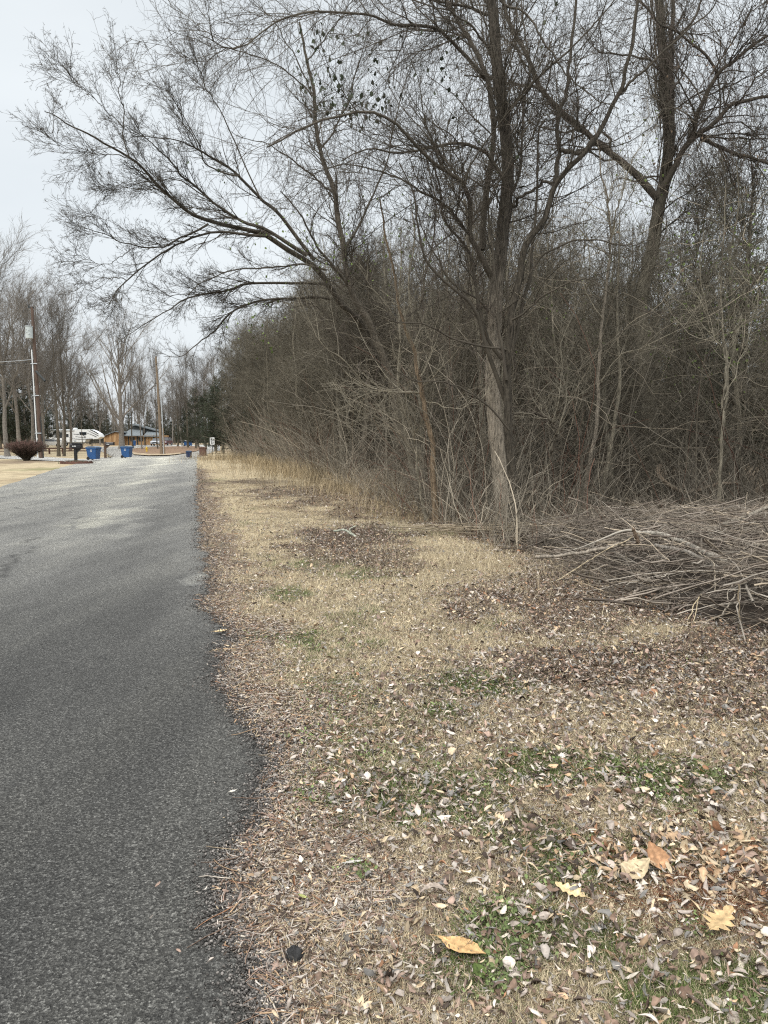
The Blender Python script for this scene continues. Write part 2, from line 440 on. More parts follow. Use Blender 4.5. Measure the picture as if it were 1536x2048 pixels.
# ------------------------------------------------------------------ litter generator
def leaf_mesh(P, L, W, prof, curl, bend, yaw, tilt, roll, col, twist=None, flip=None, g=None):
    g = g or rng
    n = len(P); S = len(prof)
    u = np.array([-1, 0, 1.0])[None, None, :]; v = np.linspace(0, 1, S)[None, :, None]
    pf = np.asarray(prof)[None, :, None] * (1 + 0.34 * (g.random((n, S, 1)) - .5) * 2)
    Wd = W[:, None, None] * pf
    c = np.maximum(curl, .05)[:, None, None]
    x = Wd * np.sin(u * c) / c; z = Wd * (1 - np.cos(u * c)) / c
    y = (v - .5) * L[:, None, None] + 0 * x + (g.random((n, S, 3)) - .5) * .10 * L[:, None, None]
    x = x + ((g.random((n, 1, 1)) - .5) * 1.2 * (v - .5) ** 2) * L[:, None, None] * .6
    z = z + bend[:, None, None] * L[:, None, None] * (v - .5) ** 2
    if twist is not None:
        a = twist[:, None, None] * (v - .5); x, z = x * np.cos(a) - z * np.sin(a), x * np.sin(a) + z * np.cos(a)
    z = z + g.normal(size=z.shape) * (0.11 * W)[:, None, None]
    if flip is not None: z = z * flip[:, None, None]
    cr, sr = np.cos(roll)[:, None, None], np.sin(roll)[:, None, None]
    x, z = x * cr - z * sr, x * sr + z * cr
    ct, st = np.cos(tilt)[:, None, None], np.sin(tilt)[:, None, None]
    y, z = y * ct - z * st, y * st + z * ct
    cy, sy = np.cos(yaw)[:, None, None], np.sin(yaw)[:, None, None]
    x, y = x * cy - y * sy, x * sy + y * cy
    zmin = z.min(axis=(1, 2), keepdims=True)
    V = np.stack([x + P[:, 0][:, None, None], y + P[:, 1][:, None, None], z - zmin * .85 + P[:, 2][:, None, None]], -1).reshape(-1, 3)
    b = (np.arange(n) * S * 3)[:, None, None]; i = (np.arange(S - 1) * 3)[None, :, None]; j = np.arange(2)[None, None, :]
    f = np.stack(np.broadcast_arrays(b + i + j, b + i + j + 1, b + i + j + 4, b + i + j + 3), -1).reshape(-1, 4)
    sh = np.array([.82, 1.08, .82]); CC = np.repeat(col, S * 3, axis=0) * np.tile(sh, n * S)[:, None]
    return V, f, CC

PR_OVAL = [.06, .72, 1, .78, .05]
PR_LONG = [.05, .7, 1, .8, .04]
PR_OAK = [.05, .10, .42, .14, .85, .22, 1.0, .25, .7, .18, .35, .05]
PR_SQ = [.3, 1, .9, .8, .25]
PAL = np.array([[.46, .41, .36], [.34, .29, .25], [.50, .40, .27], [.42, .29, .18], [.19, .13, .095], [.075, .055, .043], [.30, .215, .17], [.20, .19, .175], [.30, .16, .09], [.54, .48, .40]])
def pal(n, w, g=rng, v=.18):
    w = np.array(w, float); i = g.choice(len(PAL), n, p=w / w.sum())
    return PAL[i] * (1 + v * g.normal(size=(n, 1))).clip(.5, 1.6)

def gz(x, y):
    d, w = x - xedge(y), x - xwood(y)
    return terr(x, y) + (0.02 * (fbm(x, y, 1.3, 5) - 0.2) + 0.012 * fbm(x, y, 6.0, 8)) * sstep(0.0, 0.5, d) * (y < 60) + 0.15 * sstep(2, 10, w) * (y < 70) * fbm(x, y, 0.25, 9)

def scatter_world(n, y0, y1, xpad=0.3, g=rng):
    y = y0 + (y1 - y0) * g.random(n); x0 = xedge(y) - .25; x1 = 0.62 * y + 2.1
    p = (x1 - x0) / (x1 - x0).max()
    x = x0 + (x1 - x0) * g.random(n)
    k = g.random(n) < p
    return x[k], y[k]

def scatter_px(n, px0, px1, py0, py1, g=rng, pw=1.0):
    px = px0 + (px1 - px0) * g.random(n); py = py0 + (py1 - py0) * g.random(n) ** pw
    dx = (px - 768) / F; dy = (1024 - py) / F
    ry = CP + dy * SP; rz = -SP + dy * CP
    Y = CAMH / (-rz) * ry; X = dx / ry * Y
    return X, Y

def build_litter():
    A = Acc()
    # --- leaves, band by band, density falling with distance
    for (y0, y1, per_m2, sc) in [(1.2, 3.0, 7000, 1.0), (3.0, 5.0, 5000, 1.0), (5.0, 8.0, 2300, 1.05), (8.0, 13.0, 900, 1.2), (13, 24, 180, 1.5), (24, 60, 14, 2.2)]:
        a = ((0.62 * y1 + 2.1) - xedge(y1)) * (y1 - y0)
        n = int(a * per_m2)
        x, y = scatter_world(n, y0, y1)
        d, w, dark, mulch, green, litter = fields(x, y)
        if y0 > 13: p = np.clip(dark * .9 + .08, 0, 1)
        else: p = np.clip(litter * .62 + dark * .9 + .04, 0, 1) * (1 - .25 * mulch)
        p = np.clip(p + .5 * ell(x, y, 1430, 1790, 200, 80) * (y < 4), 0, 1)
        p = p * np.where(d < 0.02, 0.02, 1) * (w < 3.0)
        k = rng.random(len(x)) < p
        x, y, dark, mulch, d, w = x[k], y[k], dark[k], mulch[k], d[k], w[k]
        n = len(x)
        c1 = pal(n, [20, 14, 12, 5, 16, 14, 14, 9, 2, 10], v=.25); c2 = pal(n, [8, 10, 5, 6, 22, 24, 16, 8, 4, 2])
        c3 = pal(n, [5, 4, 26, 22, 8, 3, 8, 3, 10, 10])
        org = ell(x, y, 1430, 1790, 220, 95)
        c = np.where((rng.random(n) < dark * .85)[:, None], c2, c1)
        c = np.where((rng.random(n) < org * .75)[:, None], c3, c)
        t = rng.random(n)
        L = (.012 + .036 * rng.random(n) ** 2.2) * sc; L = L * (1 - .3 * mulch) * (1 - .05 * dark); L = L * np.where(org > .5, 1.25, 1)
        P = np.stack([x, y, gz(x, y) + .010 + .030 * rng.random(n) ** 1.2 + np.where(d < .03, .012, 0)], -1)
        for (lo, hi, prof, wr, cl) in [(0, .44, PR_OVAL, .24, 2.2), (.44, .80, PR_LONG, .15, 1.6), (.80, .965, PR_SQ, .36, 1.8), (.965, 1.01, PR_OAK, .36, .7)]:
            s = (t >= lo) & (t < hi); m = int(s.sum())
            if m == 0: continue
            Ls = L[s] * (1.25 if prof is PR_OAK else 1.2 if prof is PR_LONG else 1)
            A.add(*leaf_mesh(P[s], Ls, Ls * wr * (.75 + .5 * rng.random(m)), prof, rng.random(m) * cl * 1.3 + .15, (rng.random(m) - .3) * 2.0,
                             rng.random(m) * 2 * PI, rng.normal(size=m) * .38, rng.normal(size=m) * .5, c[s], rng.normal(size=m) * .7, np.where(rng.random(m) < .45, -1.0, 1.0)))
    tag(A.build('leaf_litter', M_LEAF), 'fallen brown and grey leaves littering the grassy verge', 'leaf litter', kind='stuff')
    # --- mulch of bark slivers and twiglets along the asphalt
    A = Acc()
    n = 230000
    x, y = scatter_px(n, 330, 1200, 930, 2120)
    d, w, dark, mulch, green, litter = fields(x, y)
    k = (rng.random(n) < np.clip(mulch * 1.0 + .10, 0, 1)) & (d > -.05 * (1 + y / 5) * rng.random(n) ** 2.5)
    x, y = x[k], y[k]; n = len(x)
    sc = 1 + y / 9
    L = (.008 + .026 * rng.random(n) ** 2.5) * sc; c = pal(n, [22, 18, 16, 8, 12, 12, 26, 8, 2, 14], v=.25)
    P = np.stack([x, y, gz(x, y) + .006 + .012 * rng.random(n)], -1)
    a = rng.random(n) * 2 * PI; dv = np.stack([np.cos(a) * .5 * L, np.sin(a) * .5 * L, rng.normal(size=n) * .12 * L], -1)
    w_ = (.0011 + .0016 * rng.random(n)) * sc
    PP = np.stack([P - dv, P + dv + rng.normal(size=(n, 3)) * L[:, None] * .03], 1)
    A.add(*tubes(PP, np.stack([w_, w_ * .7], 1), 3, c))
    # longer pine needles / twigs near the kerbless edge
    n = 1500; x, y = scatter_px(n, 400, 800, 1000, 2120)
    d = x - xedge(y); k = (d > -.04) & (d < .8); x, y, d = x[k], y[k], d[k]; n = len(x)
    st = nrm(np.stack([rng.normal(size=n), rng.normal(size=n) * .7, rng.normal(size=n) * .05], -1)); ln = .03 + .13 * rng.random(n) ** 2.2
    pts = [np.stack([x, y, gz(x, y) + .022 + 0 * x], -1)]
    for s_ in range(4):
        st = nrm(st + rng.normal(size=(n, 3)) * np.array([.2, .2, .02])); st[:, 2] *= .5; pts.append(pts[-1] + st * (ln / 4)[:, None])
    PP = np.stack(pts, 1); A.add(*tubes(PP, np.tile(np.linspace(.0022, .0010, 5), (n, 1)) * (1 + y / 9)[:, None], 3, pal(n, [4, 10, 8, 6, 20, 12, 16, 3, 6, 2])))
    tag(A.build('twig_mulch', M_LEAF), 'bark slivers and small dry twigs along the asphalt edge', 'mulch', kind='stuff')
    A = Acc(); n = 16000; x, y = scatter_px(n, 330, 620, 930, 2120); y = y; x = xedge(y) + rng.normal(size=n) * .045 * (1 + y / 8) - .02
    P = np.stack([x, y, np.full(n, .018) + terr(x, y)], -1); r = (.0012 + .003 * rng.random(n) ** 3) * (1 + y / 7); dv = nrm(rng.normal(size=(n, 3)) * [1, 1, .3]) * r[:, None]
    A.add(*tubes(np.stack([P - dv, P, P + dv * .9], 1), np.stack([r * .5, r, r * .45], 1), 5, np.array([.13, .12, .11]) * (.3 + 1.6 * rng.random((n, 1)) ** 2)))
    tag(A.build('edge_gravel', M_LEAF), 'crumbled asphalt and grit along the ragged road edge', 'gravel', kind='stuff')
    # --- pine straw at the right
    A = Acc(); n = 1500
    c0 = gp(1500, 1815); x = c0[0] + rng.normal(size=n) * .22; y = c0[1] + rng.normal(size=n) * .09
    a = rng.random(n) * 2 * PI; L = .10 + .08 * rng.random(n)
    P0 = np.stack([x, y, gz(x, y) + .008 + .02 * rng.random(n)], -1); dv = np.stack([np.cos(a), np.sin(a), rng.normal(size=n) * .08], -1) * (L / 2)[:, None]
    PP = np.stack([P0 - dv, P0 + rng.normal(size=(n, 3)) * [.008, .008, .002], P0 + dv], 1)
    A.add(*tubes(PP, np.full((n, 3), .0009), 3, np.array([.27, .13, .075]) * (.5 + .7 * rng.random((n, 1)))))
    tag(A.build('pine_straw', M_LEAF), 'orange brown pine needles scattered at the right edge', 'pine straw', kind='stuff')
build_litter()

# ------------------------------------------------------------------ grass
def blades(x, y, h, w, col, lean=1.0, segs=2, g=rng, curl=.5):
    n = len(x)
    a = g.random(n) * 2 * PI; side = np.stack([np.cos(a), np.sin(a), 0 * a], -1)
    b = g.random(n) * 2 * PI; ln = lean * g.random(n)
    d = nrm(np.stack([np.cos(b) * ln, np.sin(b) * ln, np.ones(n)], -1))
    p = np.stack([x, y, gz(x, y) - .004], -1)
    Vs = []
    out = np.stack([np.cos(b), np.sin(b), -.2 + 0 * b], -1)
    for k in range(segs + 1):
        ww = (w * (1 - .85 * k / segs))[:, None] * .5
        Vs += [p - side * ww, p + side * ww]
        p = p + d * (h / segs)[:, None]; d = nrm(d + out * curl * g.random((n, 1)) + g.normal(size=(n, 3)) * .25)
    V = np.stack(Vs, 1).reshape(-1, 3); K = 2 * (segs + 1)
    bb = (np.arange(n) * K)[:, None]; k = (np.arange(segs) * 2)[None, :]
    f = np.stack([bb + k, bb + k + 1, bb + k + 3, bb + k + 2], -1).reshape(-1, 4)
    return V, f, np.repeat(col, K, axis=0)

def build_grass():
    A = Acc()
    n = 1450000
    x, y = scatter_px(n, 250, 2100, 915, 2150)
    d, w, dark, mulch, green, litter = fields(x, y)
    p = (1 - .80 * dark) * (1 - .80 * mulch) * np.where(litter > .5, .85, 1.0) * (d > .02 + .06 * rng.random(n)) * (w < 1.2)
    k = rng.random(n) < p; x, y, green = x[k], y[k], green[k]; n = len(x)
    sc = 1 + np.clip(y, 0, 60) / 14
    h = (.016 + .034 * rng.random(n)) * sc; wd = .0023 * sc * (.7 + .6 * rng.random(n))
    t = rng.random((n, 1)); c = (np.array([.66, .56, .375]) * t + np.array([.52, .45, .31]) * (1 - t)) * (.6 + .85 * rng.random((n, 1)))
    old = rng.random(n) < .30; c[old] *= np.array([.36, .33, .32])
    isg = rng.random(n) < green * .8 * (.4 + 1.2 * fbm(x, y, 4, 102))
    c[isg] = np.array([.11, .15, .045]) * (.55 + .9 * rng.random((int(isg.sum()), 1)))
    A.add(*blades(x, y, h, wd, c, 2.2, 2, curl=1.2))
    tag(A.build('verge_grass', M_GRASS), 'short dormant straw coloured grass on the verge', 'grass', kind='stuff')
    # green weeds / clover
    A = Acc(); n = 110000
    x, y = scatter_px(n, 480, 1650, 1120, 2120)
    f = fields(x, y); g = sstep(.05, .95, f[4]) * sstep(.40, .75, fbm(x, y, 5, 101, 4)) * .75
    k = (rng.random(n) < g * .95) & (f[0] > .1); x, y = x[k], y[k]; n = len(x)
    P = np.stack([x, y, gz(x, y) + .006 + .030 * rng.random(n)], -1)
    L = (.005 + .009 * rng.random(n)) * (1 + y / 12)
    c = np.array([.15, .195, .075]) * (.5 + 1.0 * rng.random((n, 1)))
    A.add(*leaf_mesh(P, L, L * .42, [.25, .9, .6], np.full(n, .5), rng.random(n) * .5, rng.random(n) * 2 * PI, rng.normal(size=n) * .5, rng.normal(size=n) * .5, c))
    tag(A.build('green_clover', M_GREEN), 'small green clover and weeds among the litter', 'weeds', kind='stuff')
    # left lawn blades far
    # tall dry grass at wood edge
    A = Acc(); n = 22000
    y = 13 + 52 * rng.random(n) ** 1.1; x = xwood(y) + rng.normal(size=n) * (.5 + .03 * y) + .5 + .02 * y
    k = vnoise(x, y, .35, 103) > .30; x, y = x[k], y[k]; n = len(x)
    tall = np.clip((y - 12) / 14, .25, 1)
    h = (.25 + .75 * rng.random(n)) * tall; wd = .006 + .00035 * y
    c = (np.array([.46, .37, .235])) * (.35 + .85 * rng.random((n, 1)))
    A.add(*blades(x, y, h, wd * np.ones(n), c, .5, 3, curl=.25))
    n = 5000; c0 = gp(1020, 1140)
    x = c0[0] + rng.normal(size=n) * .85 - .1; y = c0[1] + rng.normal(size=n) * .9 + .2
    x = x - (y - c0[1]) * .35
    A.add(*blades(x, y, .05 + .20 * rng.random(n) ** 2, np.full(n, .0038), np.array([.56, .47, .32]) * (.4 + .8 * rng.random((n, 1))), 1.4, 3, curl=.5))
    tag(A.build('dry_tall_grass', M_GRASS), 'tall dry straw grass along the foot of the thicket', 'tall grass', kind='stuff')
build_grass()

# ------------------------------------------------------------------ trees
DKB = np.array([.085, .073, .056]); MDB = np.array([.185, .165, .125]); LTB = np.array([.30, .26, .205]); GYB = np.array([.20, .18, .155])

def limb(pts, S=26, wig=.02):
    return resample([at(*p) for p in pts], S, wig)

def lp(pix, y0, y1=None):
    y1 = y0 if y1 is None else y1
    n = len(pix); return [(p[0], p[1], y0 + (y1 - y0) * i / max(n - 1, 1)) for i, p in enumerate(pix)]

def hero(name, label, trunk, r0, r1, limbs, tcol, bcol, lev, wig=.02, flare=1.35, seed=1, group=None, cat='tree', fade=None):
    g = np.random.default_rng(seed)
    tp = limb(trunk, 60, wig)
    base = tp[0].copy(); base[2] = float(gz(base[0], base[1])) - .02
    root = empty(name, base); tag(root, label, cat, group)
    tt = np.linspace(0, 1, 60); R = r0 + (r1 - r0) * tt ** (.6 if name == 'leaning_tree' else .85)
    R = R * (1 + (flare - 1) * np.exp(-tt * 22) + .55 * np.exp(-tt * 75)); tp[0, 2] = base[2] - .05
    V, f, C = tubes(tp[None], R[None], 12, tcol[None], rough=.035)
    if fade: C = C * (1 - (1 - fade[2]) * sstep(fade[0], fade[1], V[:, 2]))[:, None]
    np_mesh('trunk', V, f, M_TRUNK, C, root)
    A = Acc(); PL = []; RL = []; lk = dict(bare_tree=.66, leaning_tree=.62, tall_bare_tree=.7, vine_covered_tree=.68, slender_tree=1.15).get(name, .85)
    for (pts, a, b) in limbs:
        P = limb(pts, 26, wig * 1.3); rr = (a + (b - a) * np.linspace(0, 1, 26) ** .8) * lk
        PL.append(P); RL.append(rr)
    if PL:
        PL = np.stack(PL); RL = np.stack(RL); A.add(*tubes(PL, RL, 7, bcol, rough=.08))
    # twigs
    src = tp[None, 22:48]; srcR = R[None, 22:48]
    P = np.concatenate([PL, src]) if len(limbs) else src; RR = np.concatenate([RL, srcR]) if len(limbs) else srcR
    for L in lev:
        kw = dict(L); n = kw.pop('n'); k = kw.pop('k', 3); cv = kw.pop('c', None); src_ = kw.pop('keep', False)
        Q, RQ, _ = grow(P, RR, n, g=g, **kw)
        cc = (cv if cv is not None else bcol) * (.7 + .6 * g.random((n, 1)))
        A.add(*tubes(Q, RQ, k, cc))
        P, RR = Q, RQ
    A.build('crown', M_TWIG, root)
    return root, tp, R, (PL if len(limbs) else None)

# 1 pale straight tree
Y = 12.6
t1 = lp([(1012, 1052), (1002, 960), (991, 850), (985, 740), (988, 640), (998, 540), (1008, 440), (1016, 340), (1010, 260), (1000, 180), (990, 90), (985, 0), (980, -160)], Y, 11.6)
L1 = [
    (lp([(995, 575), (965, 510), (940, 470), (945, 410), (925, 370), (900, 347), (854, 308), (796, 250), (740, 225), (660, 240), (600, 262), (540, 300)], 12.3, 10), .075, .015),
    (lp([(1013, 380), (979, 313), (931, 289), (854, 299), (796, 308), (740, 300), (680, 320)], 12.0, 11), .055, .012),
    (lp([(965, 500), (979, 337), (989, 240), (960, 120), (926, 53), (892, 0), (860, -80)], 12.6, 13), .085, .04),
    (lp([(972, 160), (912, 92), (859, 53), (796, 48), (740, 28), (640, 25), (560, 40), (470, 100), (400, 60)], 12.4, 9.5), .05, .008),
    (lp([(1000, 250), (1060, 170), (1130, 110), (1200, 40), (1260, -40)], 12.0, 11), .035, .012),
    (lp([(1012, 420), (1040, 330), (1045, 230), (1060, 130), (1040, 0)], 12.2, 12.6), .04, .015),
    (lp([(940, 470), (890, 410), (840, 380), (780, 350), (700, 330), (620, 350)], 12.2, 10.5), .04, .008),
    (lp([(990, 120), (950, 60), (900, 20), (820, -30)], 12, 11), .035, .012),
    (lp([(985, 640), (955, 600), (900, 560), (850, 470), (835, 410)], 12.3, 11.5), .035, .01),
    (lp([(1000, 0), (1060, 40), (1120, 130), (1180, 190), (1240, 210)], 11.8, 11), .03, .01),
    (lp([(975, 30), (880, 0), (780, -30), (640, -60)], 12, 10.5), .04, .01),
]
tree1 = hero('bare_tree', 'pale grey barked straight tree rising beside the brush pile', t1, .150, .072, L1, LTB * 1.05, DKB * 1.1,
     [dict(n=210, tlo=.1, thi=1, lo=.8, hi=3.0, ang=.8, segs=8, wig=.14, up=.03, rs=.5, rmin=.006, rmax=.016, lenbias=.35),
      dict(n=2300, tlo=.1, thi=1, lo=.35, hi=1.4, ang=.75, segs=7, wig=.20, up=.0, rs=.6, rmin=.0032, rmax=.007),
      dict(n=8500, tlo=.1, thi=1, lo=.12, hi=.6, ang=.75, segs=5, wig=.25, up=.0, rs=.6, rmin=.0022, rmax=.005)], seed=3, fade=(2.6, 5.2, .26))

# 2 dark crooked multi stem
Y = 12.0
t2 = lp([(1032, 1050), (1024, 950), (1016, 850), (1013, 740), (1022, 640), (1036, 560), (1051, 491), (1085, 443), (1109, 376), (1143, 332), (1196, 270), (1239, 188), (1258, 120), (1273, 24), (1285, -60)], 12.1, 11)
L2 = [
    (lp([(1108, 376), (1116, 330), (1119, 299), (1114, 231), (1128, 193), (1138, 120), (1150, 0), (1155, -80)], 11.9, 11.5), .036, .016),
    (lp([(1018, 722), (1037, 641), (1061, 554), (1066, 491), (1072, 440), (1075, 300), (1086, 240)], 11.9, 12), .034, .012),
    (lp([(1010, 800), (975, 700), (955, 626), (912, 578), (859, 530), (835, 458), (830, 400), (800, 320)], 12, 11), .036, .008),
    (lp([(1005, 720), (965, 640), (936, 510), (892, 448), (880, 380), (860, 300)], 12.1, 12), .03, .008),
    (lp([(1119, 299), (1160, 304), (1196, 270)], 11.7, 11.6), .03, .025),
    (lp([(1027, 414), (1045, 395), (1075, 372), (1105, 362)], 12.2, 11.9), .02, .02),
    (lp([(1013, 760), (1000, 660), (990, 560), (978, 430), (975, 330)], 11.8, 11.6), .026, .008),
    (lp([(1050, 560), (1100, 500), (1180, 480), (1260, 490), (1340, 470)], 11.8, 11), .018, .005),
    (lp([(1240, 188), (1300, 130), (1400, 40), (1450, -20)], 11.3, 10.5), .02, .006),
    (lp([(1015, 700), (930, 690), (860, 655), (780, 640), (700, 600), (610, 560)], 11.8, 10.5), .018, .004),
    (lp([(1018, 860), (960, 800), (890, 765), (830, 762), (760, 725), (690, 690)], 11.8, 10.8), .016, .004),
    (lp([(1024, 640), (1090, 590), (1160, 560), (1240, 600), (1330, 640)], 11.6, 10.5), .016, .004),
]
tree2 = hero('slender_tree', 'dark crooked slender tree with many stems wrapped close around the pale trunk', t2, .078, .020, L2, DKB * .95, DKB * .95,
     [dict(n=90, tlo=.15, thi=1, lo=.6, hi=2.2, ang=.7, segs=8, wig=.16, up=.05, rs=.5, rmin=.005, rmax=.012, lenbias=.3),
      dict(n=520, tlo=.1, thi=1, lo=.3, hi=1.1, ang=.7, segs=6, wig=.2, up=.02, rs=.6, rmin=.003, rmax=.007),
      dict(n=1500, tlo=.1, thi=1, lo=.12, hi=.5, ang=.7, segs=4, wig=.22, rs=.6, rmin=.002, rmax=.004)], seed=5)

# 3 vine covered tree at right
t3 = lp([(1300, 1006), (1304, 900), (1298, 800), (1285, 700), (1283, 600), (1300, 520), (1312, 450), (1325, 380), (1335, 300), (1332, 200), (1325, 100), (1318, 0), (1315, -120)], 17.3, 17)
L3 = [
    (lp([(1313, 395), (1258, 337), (1220, 308), (1181, 275), (1133, 231), (1085, 178), (1056, 116), (1013, 29), (1000, -60)], 17.1, 15.5), .13, .05),
    (lp([(1326, 376), (1355, 323), (1389, 275), (1422, 255), (1461, 212), (1500, 200), (1580, 185)], 17, 15.5), .12, .04),
    (lp([(1384, 282), (1398, 222), (1432, 154), (1470, 120), (1504, 92), (1560, 60)], 16.8, 16), .085, .04),
    (lp([(1432, 154), (1422, 120), (1364, 72), (1316, 43), (1278, 0)], 16.7, 16), .05, .03),
    (lp([(1402, 278), (1461, 304), (1519, 320), (1600, 360)], 16.8, 15.5), .07, .03),
    (lp([(1335, 300), (1347, 200), (1342, 100), (1347, 0), (1350, -80)], 17.2, 17.4), .10, .05),
    (lp([(1325, 150), (1302, 122), (1258, 111), (1205, 104), (1181, 88)], 17, 16), .045, .015),
    (lp([(1090, 180), (1046, 173), (989, 159), (930, 150)], 16, 15), .05, .02),
    (lp([(1422, 150), (1490, 40), (1536, 0)], 16.5, 16), .03, .01),
    (lp([(1215, 304), (1222, 280), (1200, 262)], 16.9, 16.7), .05, .03),
    (lp([(1470, 212), (1520, 150), (1600, 120)], 16, 15), .03, .01),
    (lp([(1330, 100), (1385, 40), (1420, -40)], 17, 17), .05, .03),
]
tree3 = hero('vine_covered_tree', 'thick dark tree draped with hanging vines forking into heavy limbs', t3, .21, .085, L3, MDB * .85, DKB,
     [dict(n=150, tlo=.15, thi=1, lo=.8, hi=3.0, ang=.75, segs=8, wig=.2, up=.02, rs=.45, rmin=.009, rmax=.028, lenbias=.3),
      dict(n=1000, tlo=.1, thi=1, lo=.4, hi=1.5, ang=.7, segs=7, wig=.24, up=.0, rs=.6, rmin=.0045, rmax=.011),
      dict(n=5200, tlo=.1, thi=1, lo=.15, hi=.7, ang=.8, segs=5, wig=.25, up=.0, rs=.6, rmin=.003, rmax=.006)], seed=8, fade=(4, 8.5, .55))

# 4 leaning tree arching over the road
t4 = lp([(771, 958), (768, 825), (758, 754), (725, 653), (685, 610), (640, 545), (600, 515), (532, 472), (493, 460), (416, 443), (359, 409), (301, 356), (257, 313), (190, 275), (130, 245), (89, 219)], 26, 17.5)
def Z(x, y): return (60 + x * .4818, y * .4818)
def zl(L, y0, y1): return lp([Z(*p) for p in L], y0, y1)
L4 = [
    (lp([(257, 313), (248, 250), (243, 202), (236, 160), (233, 133)], 18.2, 17.5), .03, .008),
    (zl([(410, 650), (340, 640), (270, 642), (120, 600), (95, 545)], 18.2, 17), .02, .006),
    (zl([(390, 530), (300, 440), (230, 380), (150, 325)], 18, 17), .02, .006),
    (zl([(1150, 1060), (980, 960), (870, 910), (740, 820), (640, 740), (600, 690), (500, 590), (430, 500)], 22, 18.5), .10, .01),
    (zl([(740, 820), (600, 750), (450, 760), (350, 790), (260, 770)], 20, 18), .03, .006),
    (zl([(1180, 1080), (1040, 900), (960, 830), (870, 730), (780, 670), (720, 630), (640, 600), (560, 575), (430, 560)], 22.5, 18.5), .10, .01),
    (zl([(870, 730), (740, 700), (700, 600), (600, 430), (560, 350), (520, 260)], 20.5, 18.5), .04, .006),
    (zl([(720, 630), (640, 520), (600, 400), (450, 320)], 20, 18.5), .03, .006),
    (zl([(960, 830), (800, 480), (740, 380), (690, 280), (640, 230)], 21, 19.5), .035, .007),
    (zl([(980, 980), (860, 970), (700, 980), (560, 1040), (400, 1165), (340, 1240), (300, 1290)], 21.5, 18), .075, .008),
    (zl([(400, 1165), (350, 1150), (290, 1160), (220, 1180), (170, 1215)], 19, 18), .02, .005),
    (zl([(740, 930), (620, 990), (520, 1030), (430, 1020), (340, 980), (260, 950), (200, 950)], 20.3, 18), .05, .008),
    (zl([(340, 980), (310, 920), (250, 870)], 18.8, 18.2), .015, .005),
    (zl([(430, 1030), (330, 1090), (240, 1080), (180, 1050)], 19, 18), .018, .005),
    (zl([(1240, 1180), (1080, 1170), (900, 1180), (800, 1210), (700, 1222), (620, 1260), (560, 1290), (430, 1370), (370, 1420)], 23, 18.5), .08, .008),
    (zl([(1250, 1240), (1100, 1240), (960, 1250), (840, 1300), (760, 1380), (700, 1420), (640, 1470), (560, 1490)], 23, 19), .08, .008),
    (zl([(700, 1222), (600, 1220), (500, 1190), (440, 1120)], 20.5, 19), .02, .005),
    (zl([(1230, 1120), (1120, 1095), (1000, 1105), (850, 1120), (720, 1180), (640, 1230)], 22, 20), .05, .02),
    (zl([(840, 1300), (800, 1370), (790, 1430)], 21, 20.7), .02, .006),
    (zl([(1060, 1010), (990, 965), (900, 925), (760, 880), (640, 880), (520, 800), (440, 780)], 21, 18.7), .03, .006),
    (zl([(620, 850), (480, 690), (330, 600)], 19.5, 18.2), .02, .006),
]
FINE = [dict(n=340, tlo=.2, thi=.97, lo=.5, hi=1.8, ang=.5, segs=8, wig=.07, up=.02, rs=.5, rmin=.007, rmax=.02, lenbias=.45, bias=(-.05, 0, .02)),
        dict(n=2900, tlo=.1, thi=1, lo=.25, hi=.95, ang=.6, segs=6, wig=.12, up=.02, rs=.6, rmin=.0042, rmax=.009),
        dict(n=9500, tlo=.1, thi=1, lo=.10, hi=.38, ang=.75, segs=4, wig=.2, up=.02, rs=.6, rmin=.0032, rmax=.005),
        dict(n=16000, tlo=.2, thi=1, lo=.03, hi=.12, ang=.9, segs=2, wig=.2, rs=.8, rmin=.0032, rmax=.0045, tip=1.0)]
tree4 = hero('leaning_tree', 'leaning tree arching its bare fan of branches out over the road', t4, .175, .009, L4, DKB * 1.2, DKB * .9, FINE, seed=11, wig=.03)

# 5 second leaning tree, behind
t5 = lp([(800, 972), (796, 870), (788, 780), (765, 710), (735, 640), (705, 590), (688, 500), (667, 385), (640, 300), (628, 193), (614, 120), (600, 40)], 24, 22)
L5 = [
    (lp([(624, 193), (566, 135), (479, 101), (420, 90), (330, 55)], 22, 20), .035, .008),
    (lp([(735, 640), (690, 560), (640, 500), (600, 430), (560, 380)], 23.5, 21), .09, .02),
    (lp([(667, 385), (600, 330), (540, 290), (470, 270)], 22.5, 21), .05, .01),
    (lp([(690, 500), (740, 400), (780, 300), (800, 200), (830, 100)], 23, 23.5), .06, .015),
    (lp([(640, 300), (690, 220), (720, 120), (740, 30)], 22.3, 22), .045, .012),
    (lp([(788, 780), (820, 680), (850, 560), (870, 420), (850, 300)], 24, 24), .07, .02),
    (lp([(628, 193), (560, 60), (500, 0)], 22, 21), .03, .01),
    (lp([(614, 120), (680, 40), (720, -30)], 22, 22), .03, .01),
    (lp([(765, 710), (700, 690), (640, 620), (560, 600), (480, 620)], 23.5, 21.5), .05, .01),
]
FINE5 = [dict(n=220, tlo=.15, thi=1, lo=.8, hi=2.8, ang=.65, segs=8, wig=.16, up=.03, rs=.5, rmin=.008, rmax=.022, lenbias=.4),
         dict(n=1700, tlo=.1, thi=1, lo=.35, hi=1.3, ang=.7, segs=6, wig=.22, up=.0, rs=.6, rmin=.0045, rmax=.01),
         dict(n=9500, tlo=.1, thi=1, lo=.12, hi=.55, ang=.75, segs=4, wig=.25, rs=.6, rmin=.0034, rmax=.006)]
tree5 = hero('tall_bare_tree', 'tall dark bare tree behind the leaning one with hanging tangled twigs', t5, .16, .03, L5, DKB * 1.4, DKB, FINE5, seed=13, wig=.03)

